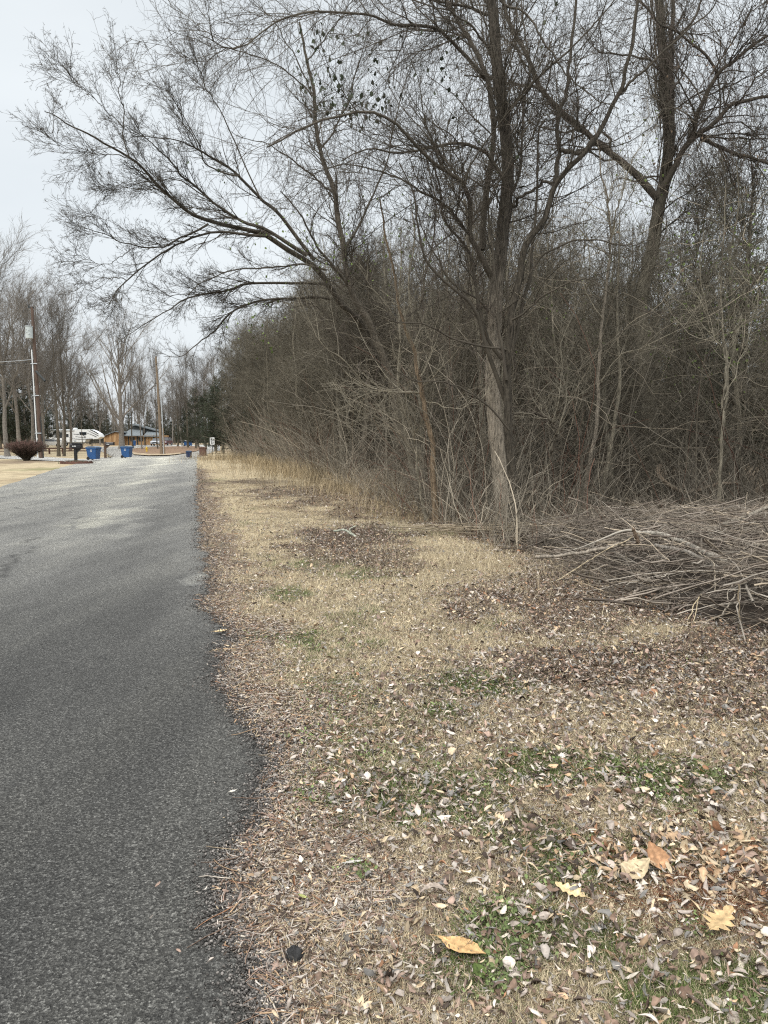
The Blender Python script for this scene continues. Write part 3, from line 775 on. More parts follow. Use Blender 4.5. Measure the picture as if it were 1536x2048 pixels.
# saplings
SMALL = [dict(n=40, tlo=.1, thi=1, lo=.5, hi=1.9, ang=.75, segs=8, wig=.16, up=.04, rs=.5, rmin=.004, rmax=.012, lenbias=.3),
         dict(n=220, tlo=.1, thi=1, lo=.25, hi=.9, ang=.7, segs=6, wig=.2, up=.02, rs=.6, rmin=.0026, rmax=.006),
         dict(n=500, tlo=.1, thi=1, lo=.1, hi=.4, ang=.7, segs=4, wig=.22, rs=.6, rmin=.002, rmax=.004)]
hero('sapling', 'slim brown sapling with a rust stripe and one long pale branch reaching left', lp([(873, 1048), (869, 960), (862, 880), (850, 810), (838, 765), (826, 700), (806, 640), (790, 560), (770, 470), (760, 400)], 12.9, 12),
     .058, .012, [(lp([(846, 787), (800, 785), (755, 780), (720, 758), (690, 720), (650, 690), (610, 620), (590, 560)], 12.7, 11), .022, .004),
                  (lp([(845, 800), (900, 815), (950, 805), (1000, 760)], 12.7, 12), .012, .004),
                  (lp([(838, 765), (870, 690), (890, 620)], 12.6, 12.6), .02, .006)], np.array([.24, .18, .12]), MDB * 1.6, SMALL, seed=21)
hero('sapling', 'pale smooth sapling standing between the pale trunk and the vine covered tree', lp([(1170, 1000), (1178, 940), (1192, 840), (1195, 750), (1206, 640), (1216, 545), (1222, 470), (1216, 410), (1200, 330), (1190, 250)], 14, 13.6),
     .045, .010, [(lp([(1222, 480), (1240, 400), (1262, 330), (1300, 260)], 13.8, 13.4), .02, .005), (lp([(1207, 640), (1160, 560), (1130, 500)], 13.8, 13.5), .015, .004),
                  (lp([(1194, 780), (1230, 720), (1290, 690), (1380, 650), (1440, 640)], 13.8, 12.5), .014, .004)], LTB * .9, MDB * 1.5, SMALL, seed=22)
hero('sapling', 'thin forked sapling right of the vine covered tree', lp([(1437, 1000), (1443, 893), (1448, 790), (1453, 723), (1440, 690), (1420, 660), (1415, 620), (1400, 540), (1410, 460)], 12.5, 12.5),
     .028, .006, [(lp([(1453, 723), (1470, 668), (1500, 640), (1536, 625)], 12.5, 12), .014, .004), (lp([(1448, 800), (1490, 700), (1520, 580)], 12.5, 12.5), .012, .004)], MDB * 1.2, MDB * 1.3, SMALL, seed=23)
hero('sapling', 'mid brown trunk just left of the pale straight tree', lp([(970, 975), (965, 850), (962, 760), (955, 650), (940, 520), (930, 400)], 16.5, 16.5),
     .085, .03, [(lp([(958, 700), (900, 600), (870, 480)], 16.5, 16.5), .03, .01)], MDB, DKB * 1.2, SMALL, seed=24)
hero('sapling', 'thin pale leaning stem at the foot of the rust striped sapling', lp([(853, 1040), (838, 960), (832, 900), (822, 850), (790, 800), (740, 760)], 13.2, 13),
     .03, .006, [(lp([(828, 905), (790, 860), (740, 840), (690, 800)], 13.2, 12.6), .012, .004), (lp([(836, 950), (845, 880), (850, 840)], 13.2, 13.2), .012, .004)], MDB * 1.4, MDB * 1.4, SMALL, seed=25)
hero('sapling', 'bent dark stem leaning out of the brush beside the pale trunk', lp([(1085, 1010), (1100, 920), (1112, 870), (1098, 840), (1065, 825), (1010, 832)], 13.3, 12.4),
     .035, .015, [(lp([(1100, 900), (1130, 800), (1120, 700), (1160, 600)], 13.2, 13.4), .02, .006)], DKB * 1.5, MDB * 1.2, SMALL, seed=26)

# ------------------------------------------------------------------ wood trees (shared meshes)
def proto(name, H, r0, spread, lev, tcol, bcol, lean=.3, nl=9, seed=1, low=.35, upb=.12, S=26, lang=.7, llo=.25, lhi=.5, k1=6, limbr=.5):
    g = np.random.default_rng(seed)
    z = np.linspace(0, H, 8); p = np.stack([np.cumsum(g.normal(size=8)) * lean * .35, np.cumsum(g.normal(size=8)) * lean * .35, z], -1); p[0, :2] = 0
    tp = resample(p, 40, .02); R = r0 * (1 - .88 * np.linspace(0, 1, 40) ** .9); R = R * (1 + .35 * np.exp(-np.linspace(0, 1, 40) * 25))
    Lm, LR, _ = grow(tp[None], R[None], nl, low, .92, H * llo, H * lhi, lang, 12, .09, upb, rs=limbr, rmin=.012, lenbias=.4, g=g, tip=.2)
    V, f, C = tubes(tp[None], R[None], 8, tcol, rough=.04)
    me_t = np_mesh('trunk', V, f, M_TRUNK, C)
    A = Acc(); A.add(*tubes(Lm, LR, k1, bcol))
    P = np.concatenate([Lm, resample(tp[14:], 13)[None]]); RR = np.concatenate([LR, np.interp(np.linspace(14, 39, 13), np.arange(40), R)[None]])
    for L in lev:
        kw = dict(L); n = kw.pop('n'); k = kw.pop('k', 3)
        Q, RQ, _ = grow(P, RR, n, g=g, **kw)
        A.add(*tubes(Q, RQ, k, bcol * (.65 + .7 * g.random((n, 1)))))
        P, RR = Q, RQ
    me_c = A.build('crown', M_TWIG)
    root = empty(name); me_t.parent = root; me_c.parent = root
    return root

def stem_proto(name, H, r0, seed):
    return proto(name, H, r0, 2, [dict(n=40, tlo=.1, thi=1, lo=.5, hi=1.8, ang=.7, segs=6, wig=.15, up=.05, rs=.5, rmin=.006, rmax=.012, lenbias=.4),
        dict(n=260, tlo=.1, thi=1, lo=.3, hi=1.1, ang=.7, segs=4, wig=.2, rs=.6, rmin=.0045, rmax=.007)], MDB * 1.3, MDB * .85, seed=seed, low=.35, lean=.45, nl=8, llo=.12, lhi=.3, lang=.6)

def cedar_proto(name, H, Rb, seed=1, col=(.035, .055, .028), nb=170, low=.08):
    g = np.random.default_rng(seed)
    tp = resample([(0, 0, 0), (.05, .03, H * .4), (0, 0, H)], 20, .02); R = np.linspace(.14, .02, 20)
    V, f, C = tubes(tp[None], R[None], 8, MDB); t = np_mesh('trunk', V, f, M_TRUNK, C)
    h = low + (1 - low) * g.random(nb) ** 1.1; a = g.random(nb) * 2 * PI
    ln = Rb * (1 - h) ** .75 * (.45 + .75 * g.random(nb)) + .15
    d = nrm(np.stack([np.cos(a), np.sin(a), .25 + .35 * g.random(nb)], -1))
    pts = [np.stack([0 * h, 0 * h, h * H], -1)]
    for k in range(5):
        d = nrm(d + g.normal(size=(nb, 3)) * .12 + [0, 0, .03]); pts.append(pts[-1] + d * (ln / 5)[:, None])
    P = np.stack(pts, 1); RR = np.tile(np.linspace(.022, .006, 6), (nb, 1))
    A = Acc(); A.add(*tubes(P, RR, 3, DKB))
    P2, R2, _ = grow(P, RR, nb * 14, .15, 1, .2, .7, .8, 3, .2, .0, rs=.5, rmin=.006, rmax=.01, g=g)
    col = np.array(col)
    A.add(*tubes(P2, R2, 3, col * (.5 + .8 * g.random((nb * 14, 1)))))
    P3, R3, _ = grow(P2, R2, nb * 72, .05, 1, .07, .26, .7, 2, .25, -.05, rs=1, rmin=.012, rmax=.02, g=g, tip=.3)
    A.add(*tubes(P3, R3, 3, col * (.4 + 1.3 * g.random((nb * 72, 1)))))
    c = A.build('crown', M_GREEN)
    root = empty(name); t.parent = root; c.parent = root
    return root

def dup(root, loc, rz, s, label, cat, group, used):
    if root.name not in used:
        used.add(root.name); r = root
    else:
        r = root.copy(); COL.objects.link(r)
        for ch in list(root.children):
            c = ch.copy(); COL.objects.link(c); c.parent = r
    r.location = loc; r.rotation_euler = (0, 0, rz); r.scale = s if isinstance(s, tuple) else (s, s, s)
    tag(r, label, cat, group)
    return r
used = set()

WL = [dict(n=140, tlo=.1, thi=1, lo=.8, hi=2.4, ang=.7, segs=6, wig=.2, up=.05, rs=.5, rmin=.010, rmax=.02, lenbias=.4),
      dict(n=950, tlo=.1, thi=1, lo=.4, hi=1.5, ang=.7, segs=5, wig=.25, up=.0, rs=.6, rmin=.0065, rmax=.011),
      dict(n=2900, tlo=.1, thi=1, lo=.2, hi=.8, ang=.8, segs=3, wig=.25, rs=.6, rmin=.005, rmax=.007)]
wood = [proto('wood_tree', 10.5, .13, 2, WL, MDB * .9, MDB * .72, seed=31, low=.25),
        proto('wood_tree', 9.0, .09, 2, WL, MDB, MDB * .85, seed=32, low=.2, lean=.5),
        proto('wood_tree', 12.0, .17, 2, WL, DKB * 1.5, DKB * 1.3, seed=33, low=.3),
        proto('wood_tree', 7.0, .06, 2, WL, MDB * 1.3, MDB * .8, seed=34, low=.15, lean=.6),
        proto('wood_tree', 8.0, .08, 2, WL, MDB * .8, MDB * .65, seed=35, low=.1, lang=1.0)]
cedar = [cedar_proto('cedar_tree', 7.5, 2.3, 41, (.040, .050, .030)), cedar_proto('cedar_tree', 9.0, 2.6, 42, (.046, .054, .033)), cedar_proto('cedar_tree', 5.0, 1.9, 43, (.045, .060, .032))]

g = np.random.default_rng(99)
slim = [stem_proto('slim_tree', 8.5, .062, 36), stem_proto('slim_tree', 7.0, .045, 37), stem_proto('slim_tree', 9.5, .095, 38)]
# edge row and interior of the wood
k = 0; spots = []
tries = 0
while len(spots) < 150 and tries < 6000:
    tries += 1
    y = 13 + 62 * g.random() ** 1.1; x = float(xwood(y)) + 1.6 + (g.random() ** 1.6) * (14 if y < 40 else 22)
    if x > .66 * y + 3: continue
    if any((x - a) ** 2 + (y - b) ** 2 < 1.7 for a, b, in spots): continue
    if y < 17 and x < 4.5: continue
    if abs(768 + x / y * F - 1300) < 70 and y < 18.5: continue
    if 680 < 768 + x / y * F < 835 and y < 25: continue
    spots.append((x, y))
for (x, y) in spots:
    i = int(g.integers(0, 5)); s = .72 + .4 * g.random()
    w = x - float(xwood(y))
    if y < 20: s *= .8
    far = 1.0 if y < 45 else 1.1
    ppx = 768 + x / y * F * .995
    tp_ = np.interp(ppx, [380, 520, 640, 760, 900, 1100, 1230, 1330, 1536], [650, 590, 510, 430, 410, 440, 500, 440, 340])
    hz_ = at(ppx, tp_ + 25, y)[2]; s = min(s * far, hz_ / (10.5, 9, 12, 7, 8)[i] * (.52 + .72 * g.random())) / far
    dup(wood[i], (x, y, float(gz(x, y)) - .05), g.random() * 6.28, (s * far, s * far, s * far * (.85 + .25 * g.random())), 'bare twiggy tree in the crowded interior of the wood', 'tree', 'bare trees crowding the wood', used)
for q in range(110):
    y = 13.5 + 45 * g.random() ** 1.3; x = float(xwood(y)) + 1.0 + 9 * g.random() ** 1.2
    if x > .64 * y + 2 or (y < 15.5 and x < 4): continue
    if abs(768 + x / y * F - 1300) < 60 and y < 18: continue
    if 690 < 768 + x / y * F < 825 and y < 23: continue
    i = int(g.integers(0, 3)); ppx = 768 + x / y * F
    hz_ = at(ppx, np.interp(ppx, [380, 520, 640, 760, 900, 1100, 1230, 1330, 1536], [650, 590, 510, 430, 400, 430, 480, 420, 330]), y)[2]
    s = min(.8 + .4 * g.random(), hz_ / (8.5, 7, 9.5)[i])
    dup(slim[i], (x, y, float(gz(x, y)) - .04), g.random() * 6.28, (s, s, s * (.9 + .2 * g.random())), 'slim straight bare stem standing in the crowded wood', 'tree', 'slim stems in the wood', used)
for q in range(34):
    y = 24 + 46 * g.random(); x = float(xwood(y)) + .8 + 2.2 * g.random(); i = int(g.integers(0, 5)); ppx = 768 + x / y * F
    hz_ = at(ppx, np.interp(ppx, [380, 450, 520, 640, 760], [690, 650, 600, 540, 480]), y)[2]; s = min(1.0, hz_ / (10.5, 9, 12, 7, 8)[i] * (.75 + .3 * g.random()))
    dup(wood[i], (x, y, float(gz(x, y)) - .05), g.random() * 6.28, (s * 1.15, s * 1.15, s), 'grey twiggy tree leaning over the grass strip at the wood edge', 'tree', 'trees along the wood edge', used)
# cedars: (px, Y, height)
for (px, Yd, s, i) in [(470, 70, 1.0, 0), (515, 60, .8, 1), (545, 50, .62, 2), (590, 52, .95, 1), (650, 48, 1.15, 1), (690, 36, .8, 0), (740, 40, 1.1, 1), (820, 34, 1.0, 1), (880, 26, .9, 0),
                       (940, 32, 1.15, 0), (1060, 30, .95, 1), (1130, 26, .8, 2), (1200, 36, .85, 1), (1400, 27, .95, 0), (1480, 24, .95, 1), (1550, 30, 1.0, 0), (432, 88, .95, 1), (1350, 40, .95, 1), (600, 60, 1.3, 1), (700, 55, 1.4, 0), (500, 75, 1.4, 0), (870, 50, 1.1, 1), (1000, 45, 1.0, 0), (1450, 45, 1.1, 0)]:
    p = at(px, 884, Yd)
    dup(cedar[i], (p[0], Yd, float(gz(p[0], Yd)) - .05), g.random() * 6.28, s, 'dark green cedar half hidden among the bare trees of the wood', 'tree', 'cedars in the wood', used)

# ------------------------------------------------------------------ thicket of canes and briars
def build_thicket():
    A = Acc(); g = np.random.default_rng(55)
    for (n, y0, y1, depth, hlo, hhi, r, seg, wig) in [(6000, 9.5, 26, 7.5, .5, 3.0, .0045, 8, .18), (8000, 22, 66, 8.5, .8, 4.2, .0075, 7, .16), (3000, 9.5, 30, 9, 1.5, 6.0, .0085, 9, .10), (3400, 30, 66, 3.0, 2.5, 6.5, .010, 7, .10)]:
        y = y0 + (y1 - y0) * g.random(n); x = xwood(y) + .2 + depth * g.random(n) ** 1.3 * (1.0)
        x = np.where(y < 12.5, np.maximum(x, 1.0 + .0 * y), x)
        h = hlo + (hhi - hlo) * g.random(n) ** 1.5
        h = h * np.clip(.45 + (x - xwood(y)) * .35, .3, 1)
        ppx = 768 + x / y * F
        k = ~((y < 12.3) & (h > 1.6)) & ~((np.abs(ppx - 765) < 65) & (y < 25) & (h > 1.1) & (g.random(n) < .8)) & ~((np.abs(ppx - 1298) < 48) & (y < 17.2) & (h > 1.0) & (g.random(n) < .85)); x, y, h = x[k], y[k], h[k]; n = len(x)
        d = nrm(np.stack([g.normal(size=n) * .30, g.normal(size=n) * .30, np.ones(n)], -1)); pts = [np.stack([x, y, gz(x, y) - .03], -1)]
        dr = np.stack([g.normal(size=n) + .25, g.normal(size=n), 0 * h], -1) * .07
        for s_ in range(seg):
            d = nrm(d + g.normal(size=(n, 3)) * wig + dr - [0, 0, .03]); pts.append(pts[-1] + d * (h / seg)[:, None])
        P = np.stack(pts, 1); R = r * (.6 + .9 * g.random(n))[:, None] * np.linspace(1, .4, seg + 1)[None]
        t = g.random((n, 1)); c = np.array([.29, .255, .20]) * t + np.array([.13, .115, .09]) * (1 - t); c[g.random(n) < .14] = [.44, .38, .29]; c[g.random(n) < .08] = [.19, .10, .07]
        dep0 = (.42 + .85 * np.exp(-(x - xwood(y)) / 2.2))[:, None]  # deeper canes painted darker, standing in for shade inside the wood
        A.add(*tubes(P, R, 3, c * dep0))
        dep = (.45 + .75 * np.exp(-(x - xwood(y)) / 2.2))[:, None]  # same inner shade painted into the side twigs
        Q, RQ, qi = grow(P, R, int(n * 1.3), .2, 1, .2, 1.1, .8, 4, .25, .0, rs=.7, rmin=r * .5, rmax=r * .8, g=g)
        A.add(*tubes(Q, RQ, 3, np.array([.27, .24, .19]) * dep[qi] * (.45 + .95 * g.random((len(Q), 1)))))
    tag(A.build('thicket', M_TWIG), 'dense tangle of bare canes and briars filling the wood floor', 'undergrowth', kind='stuff')
    # curved airborne tangle (loose vines) between trees
    A = Acc(); n = 3600
    y = 13 + 28 * g.random(n); x = xwood(y) + 1 + 10 * g.random(n); k = ~((np.abs(768 + x / y * F - 1298) < 60) & (y < 17)) & ~((np.abs(768 + x / y * F - 765) < 70) & (y < 24)); y, x = y[k], x[k]; n = len(x); z = .6 + 5.8 * g.random(n) ** 1.2
    a = g.random(n) * 2 * PI; d = np.stack([np.cos(a), np.sin(a) * .6, g.normal(size=n) * .5], -1); pts = [np.stack([x, y, z], -1)]
    L = .8 + 2.4 * g.random(n)
    for s_ in range(9):
        d = nrm(d + g.normal(size=(n, 3)) * .28 - [0, 0, .02]); pts.append(pts[-1] + d * (L / 9)[:, None])
    P = np.stack(pts, 1)
    A.add(*tubes(P, .0055 * (.6 + g.random(n))[:, None] * np.linspace(1, .5, 10)[None], 3, np.array([.21, .18, .135]) * (.5 + 1.3 * g.random((n, 1)))))
    tag(A.build('vine_tangle', M_TWIG), 'loose woody vines tangled between the trunks of the wood', 'vines', kind='stuff')
build_thicket()

# hanging vines and their leaves
def build_vines():
    A = Acc(); B = Acc(); g = np.random.default_rng(66)
    def drop(tree, n, lo, hi, r, limb_w=1.0, tlo=.1):
        _, tp, R, PL = tree
        src = PL
        if src is None: return
        L = np.linalg.norm(np.diff(src, axis=1), axis=2).sum(1); idx = g.choice(len(src), n, p=L / L.sum())
        t = tlo + (1 - tlo) * g.random(n); f = t * 25; i = np.minimum(f.astype(int), 24); u = (f - i)[:, None]
        p = src[idx, i] * (1 - u) + src[idx, i + 1] * u + g.normal(size=(n, 3)) * .12
        ln = lo + (hi - lo) * g.random(n) ** 1.6
        d = nrm(np.stack([g.normal(size=n) * .6, g.normal(size=n) * .6, -.5 + g.normal(size=n) * .6], -1)); pts = [p]
        for s_ in range(9):
            d = nrm(d + g.normal(size=(n, 3)) * .28 - [0, 0, .22]); pts.append(pts[-1] + d * (ln / 9)[:, None])
        P = np.stack(pts, 1); P[..., 2] = np.maximum(P[..., 2], .4)
        A.add(*tubes(P, r * (.6 + .8 * g.random(n))[:, None] * np.linspace(1, .5, 10)[None], 3, np.array([.095, .075, .062]) * (.6 + .8 * g.random((n, 1)))))
        return P
    drop(tree1, 700, .4, 2.6, .0034)
    P3 = drop(tree3, 1300, .5, 3.8, .0042)
    drop(tree5, 350, .4, 2.0, .0042)
    drop(tree2, 200, .3, 1.6, .003)
    # thick bundles running down trunks 1 and 3
    for (tr, n, rad, t0, t1, r) in [(tree1, 24, .24, .35, .98, .006), (tree3, 46, .30, .50, .98, .008), (tree3, 12, .32, .0, .5, .012), (tree1, 5, .22, .0, .4, .010), (tree2, 14, .18, .1, .6, .005)]:
        _, tp, R, PL = tr
        for q in range(n):
            a0 = g.random() * (t1 - t0) * .6 + t0; a1 = min(a0 + (.15 + .35 * g.random()), t1)
            tt = np.linspace(a1, a0, 16) * 59; c = np.stack([np.interp(tt, np.arange(60), tp[:, m]) for m in range(3)], -1)
            ph = g.random() * 6.28 + np.cumsum(g.normal(size=16)) * .25; rr = rad * (.35 + .9 * g.random()) * (.8 + .2 * np.cumsum(g.normal(size=16)) * .2)
            c = c + np.stack([np.cos(ph) * rr, np.sin(ph) * rr, 0 * ph], -1) + g.normal(size=(16, 3)) * .015
            A.add(*tubes(c[None], np.full((1, 16), r * (.5 + g.random())), 4, DKB * (.7 + .8 * g.random())))
    tag(A.build('hanging_vines', M_TWIG), 'thin woody vines hanging in curtains from the tree limbs', 'vines', kind='stuff')
    # leaves on vines: clusters
    def cluster(px, py, Yd, n, sx, sy, size, col):
        c = at(px, py, Yd); k = Yd / F
        P = c + g.normal(size=(n, 3)) * np.array([sx * k, .35, sy * k]); L = size * (.6 + .7 * g.random(n))
        cc = np.array(col) * (.5 + 1.0 * g.random((n, 1)))
        B.add(*leaf_mesh(P, L, L * .36, PR_OVAL, g.random(n) * .8, g.random(n) * .5, g.random(n) * 6.28, -1.1 + g.normal(size=n) * .5, g.normal(size=n) * .5, cc))
    dk = (.05, .062, .036)
    for (px, py, n, sx, sy) in [(640, 190, 30, 20, 16), (700, 212, 30, 45, 9), (655, 185, 20, 30, 16), (690, 200, 20, 40, 15), (740, 205, 20, 35, 12), (605, 150, 14, 10, 16), (680, 70, 12, 28, 7), (735, 80, 10, 12, 7), (750, 130, 16, 8, 30), (780, 180, 14, 8, 14), (620, 85, 12, 14, 10),
                                (700, 240, 14, 20, 12), (900, 30, 5, 10, 10), (905, 45, 4, 6, 8), (1085, 90, 4, 6, 6), (1105, 25, 6, 8, 8), (860, 140, 20, 30, 30), (660, 160, 12, 12, 12), (905, 200, 20, 20, 40), (1000, 330, 10, 30, 40), (365, 320, 3, 6, 3), (400, 318, 3, 6, 3), (445, 360, 4, 8, 4)]:
        cluster(px, py, 11.6 if px > 560 else 18, n, sx, sy, .072 if px > 560 else .09, dk)
    grn = (.12, .165, .045)
    for (px, py, n, sx, sy) in [(1080, 640, 60, 60, 60), (1180, 660, 120, 70, 60), (1330, 620, 240, 70, 80), (1430, 600, 420, 80, 90), (1500, 620, 360, 70, 90), (1260, 700, 120, 80, 60), (1400, 480, 120, 80, 60), (1230, 560, 60, 40, 60), (780, 470, 120, 60, 40), (560, 460, 50, 60, 30),
                                (1040, 280, 20, 40, 60), (1500, 380, 80, 50, 60), (1280, 300, 60, 30, 60), (900, 560, 50, 60, 50), (640, 520, 60, 50, 30), (1460, 440, 140, 70, 60), (1310, 480, 60, 40, 50), (1130, 430, 40, 50, 40), (520, 650, 60, 40, 30)]:
        cluster(px, py, 15 + 8 * g.random(), n, sx, sy, .06, grn)
    br = (.10, .07, .045)
    for q in range(60): cluster(900 + 640 * g.random(), 60 + 560 * g.random(), 13 + 6 * g.random(), 14, 30, 30, .045, br)
    tag(B.build('vine_leaves', M_GREEN), 'dark and green leaves clinging to the vines in the branches', 'vine leaves', kind='stuff')
build_vines()

# ------------------------------------------------------------------ brush pile
def build_pile():
    g = np.random.default_rng(77)
    def ph(x, y):
        w = x - xwood(y); return .60 * sstep(.05, 1.5, w) * (1 - sstep(10.0, 11.8, y)) * (1 - .8 * (1 - sstep(1.5, 3.3, x)))* (.75 + .5 * fbm(x, y, 1.0, 120))
    A = Acc()
    def sticks(n, r0, r1, l0, l1, cols, hs=1.0, a_sd=.45, topbias=.5, wig=.05, xr=(.9, 7.5), yr=(5.2, 11.5)):
        y = yr[0] + (yr[1] - yr[0]) * g.random(n); x = np.maximum(xwood(y) + .05, xr[0]) + (xr[1] - xr[0]) * g.random(n) ** 1.15
        hh = ph(x, y); k = hh > .04; x, y, hh = x[k], y[k], hh[k]; n = len(x)
        a = g.normal(size=n) * a_sd - .25 + (fbm(x, y, 1.8, 150, 2) - .5) * 2.4
        a = np.where(g.random(n) < .68, g.random(n) * PI, a)
        L = l0 + (l1 - l0) * g.random(n) ** 1.5
        z = hh * (g.random(n) ** topbias) * hs * (.8 + .4 * fbm(x, y, 2.5, 160, 2)) + .03
        d = nrm(np.stack([np.cos(a), np.sin(a), g.normal(size=n) * .24], -1)); p = np.stack([x, y, z], -1) - d * (L / 2)[:, None]; pts = [p]
        for s_ in range(7):
            d = nrm(d + g.normal(size=(n, 3)) * wig); pts.append(pts[-1] + d * (L / 7)[:, None])
        P = np.stack(pts, 1); P[..., 2] = np.maximum(P[..., 2], .02 + .02 * g.random(P.shape[:2]))
        hl = ph(x, y) * 1.25 + .16; P[..., 2] = np.where(P[..., 2] > hl[:, None], hl[:, None] + (P[..., 2] - hl[:, None]) * .5, P[..., 2]); P = P + g.normal(size=P.shape) * .008
        R = (r0 + (r1 - r0) * g.random(n) ** 2)[:, None] * np.linspace(1, .5, 8)[None]
        cc = np.array(cols)[g.integers(0, len(cols), n)] * (.55 + .8 * g.random((n, 1))) * (.22 + 1.05 * np.clip(z / np.maximum(hh, .1), 0, 1))[:, None]  # lower sticks painted darker, shade inside the heap put into the colour
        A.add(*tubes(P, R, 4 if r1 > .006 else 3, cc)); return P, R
    gc = [(.27, .24, .20), (.20, .17, .14), (.36, .30, .225), (.14, .115, .09), (.13, .105, .085), (.21, .18, .145)]
    sticks(2100, .0035, .013, .25, 1.25, gc, topbias=.6, wig=.05)
    P, R = sticks(4400, .0018, .004, .25, 1.2, gc, topbias=.5, wig=.12)
    Q, RQ, _ = grow(P, R, 8000, .1, 1, .10, .45, .8, 4, .25, 0, rs=.6, rmin=.0014, rmax=.003, g=g)
    Q[..., 2] = np.clip(Q[..., 2], .015, 1.15)
    A.add(*tubes(Q, RQ, 3, np.array([.30, .26, .21]) * (.35 + 1.0 * g.random((len(Q), 1))) * (.3 + 1.1 * np.clip(Q[:, 0, 2] / .6, 0, 1))[:, None]))  # fine twigs get painted shade low in the heap too
    # flat laid canes left of the pile
    n = 90; c0 = gp(940, 1062)
    y = c0[1] + g.normal(size=n) * .35 - .5; x = c0[0] + .6 + g.normal(size=n) * .9; a = g.normal(size=n) * .38; L = .5 + 1.2 * g.random(n)
    d = np.stack([np.cos(a), np.sin(a), g.normal(size=n) * .02], -1); p0 = np.stack([x, y, .04 + .16 * g.random(n)], -1)
    PP = np.stack([p0 + d * ((t - .5) * L)[:, None] + g.normal(size=(n, 3)) * .015 for t in np.linspace(0, 1, 6)], 1)
    A.add(*tubes(PP, np.full((n, 6), .006) * (.5 + g.random((n, 1))), 3, np.array([.36, .30, .215]) * (.6 + .6 * g.random((n, 1)))))
    tag(A.build('brush_pile', M_TWIG), 'tangled heap of cut grey twigs and sticks beside the wood', 'brush pile', kind='stuff')
    # dark core mound filling the gaps under the sticks
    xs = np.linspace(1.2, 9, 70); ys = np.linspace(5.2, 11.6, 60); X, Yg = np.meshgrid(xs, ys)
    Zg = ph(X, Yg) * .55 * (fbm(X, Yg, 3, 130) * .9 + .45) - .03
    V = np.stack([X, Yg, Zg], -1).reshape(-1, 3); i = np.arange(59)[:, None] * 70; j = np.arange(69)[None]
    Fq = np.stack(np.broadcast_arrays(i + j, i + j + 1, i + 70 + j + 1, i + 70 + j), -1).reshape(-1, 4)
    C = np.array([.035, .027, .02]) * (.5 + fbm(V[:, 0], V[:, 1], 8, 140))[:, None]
    tag(np_mesh('brush_heap_core', V, Fq, vcol_mat('heap_core', .95, 25, .4, 1.6, bump=1.0, bdist=.05), C), 'dark mound under the sticks of the brush pile', 'leaf mould', kind='stuff')
    # named big logs
    def log(label, pts, r0, r1, col, name='fallen_branch', forks=()):
        P = resample([at(*p) for p in pts], 24, .008); R = np.linspace(r0, r1, 24)
        root = empty(name, P[0]); tag(root, label, 'branch')
        V, f, C = tubes(P[None], R[None], 9, np.array(col), rough=.06)
        # caps
        k = 9; capc = []
        V = np.vstack([V, P[0], P[-1]]); nV = len(V)
        c1 = np.stack([np.full(k, nV - 2), (np.arange(k) + 1) % k, np.arange(k)], -1); b0 = 23 * k
        c2 = np.stack([np.full(k, nV - 1), b0 + np.arange(k), b0 + (np.arange(k) + 1) % k], -1)
        C = np.vstack([C, [.4, .32, .2], [.4, .32, .2]])
        np_mesh('stem', V, [f, c1, c2], M_TRUNK, C, root)
        for (fp, a, b) in forks:
            Q = resample([at(*p) for p in fp], 14, .006)
            V, f, C = tubes(Q[None], np.linspace(a, b, 14)[None], 6, np.array(col)); np_mesh('side_branch', V, f, M_TWIG, C, root)
    Yp = 7.2
    log('thick pale grey branch sloping down to the right across the pile top', lp([(1285, 1066), (1330, 1070), (1375, 1088), (1420, 1108), (1458, 1125)], 7.6, 6.9), .022, .034, (.36, .33, .28), forks=[(lp([(1285, 1066), (1250, 1062), (1200, 1080), (1150, 1100)], 7.6, 7.8), .016, .006)])
    log('second grey branch just below the thick pale one on the pile', lp([(1310, 1090), (1350, 1098), (1390, 1110), (1425, 1130), (1450, 1145)], 7.3, 6.7), .018, .026, (.32, .29, .25))
    log('long horizontal grey branch on the left flank of the pile', lp([(1070, 1114), (1110, 1112), (1160, 1106), (1205, 1098), (1240, 1088)], 7.4, 7.6), .016, .022, (.30, .26, .21))
    log('grey limb slanting up to the right edge behind the pile', lp([(1370, 1066), (1420, 1058), (1470, 1042), (1540, 1012), (1600, 990)], 8.6, 8.2), .03, .022, (.30, .27, .22))
    log('short sawn brown stub poking up from the pile', lp([(1267, 1058), (1271, 1070), (1279, 1088)], 7.5, 7.5), .018, .02, (.18, .13, .09))
    log('long thin straw coloured cane crossing the pile diagonally', lp([(1112, 1162), (1150, 1140), (1200, 1108), (1265, 1074)], 6.6, 7.3), .006, .005, (.45, .37, .25))
    log('pale forked stick leaning upright against the pile front', lp([(1438, 1262), (1445, 1235), (1458, 1208), (1472, 1190)], 5.75, 5.9), .009, .006, (.42, .37, .30), forks=[(lp([(1458, 1208), (1455, 1190), (1462, 1170)], 5.85, 5.95), .005, .003)])
    log('thin upright dry stalk at the pile front near the right edge', lp([(1480, 1300), (1479, 1240), (1478, 1166)], 5.4, 5.45), .006, .004, (.30, .24, .16))
    log('curved tan cane bowing over the middle of the pile', lp([(1428, 1190), (1430, 1150), (1422, 1122), (1400, 1105)], 6.3, 6.6), .007, .005, (.45, .39, .30))
    log('pair of straw stalks leaning left out of the pile front', lp([(1360, 1285), (1375, 1245), (1398, 1190)], 5.5, 5.9), .006, .004, (.46, .38, .25), forks=[(lp([(1366, 1280), (1390, 1240), (1396, 1192)], 5.5, 5.9), .004, .003)])
    log('long low cane lying on the leaves before the pile', lp([(1145, 1160), (1230, 1190), (1310, 1212), (1390, 1224)], 6.9, 6.15), .005, .004, (.42, .34, .24))
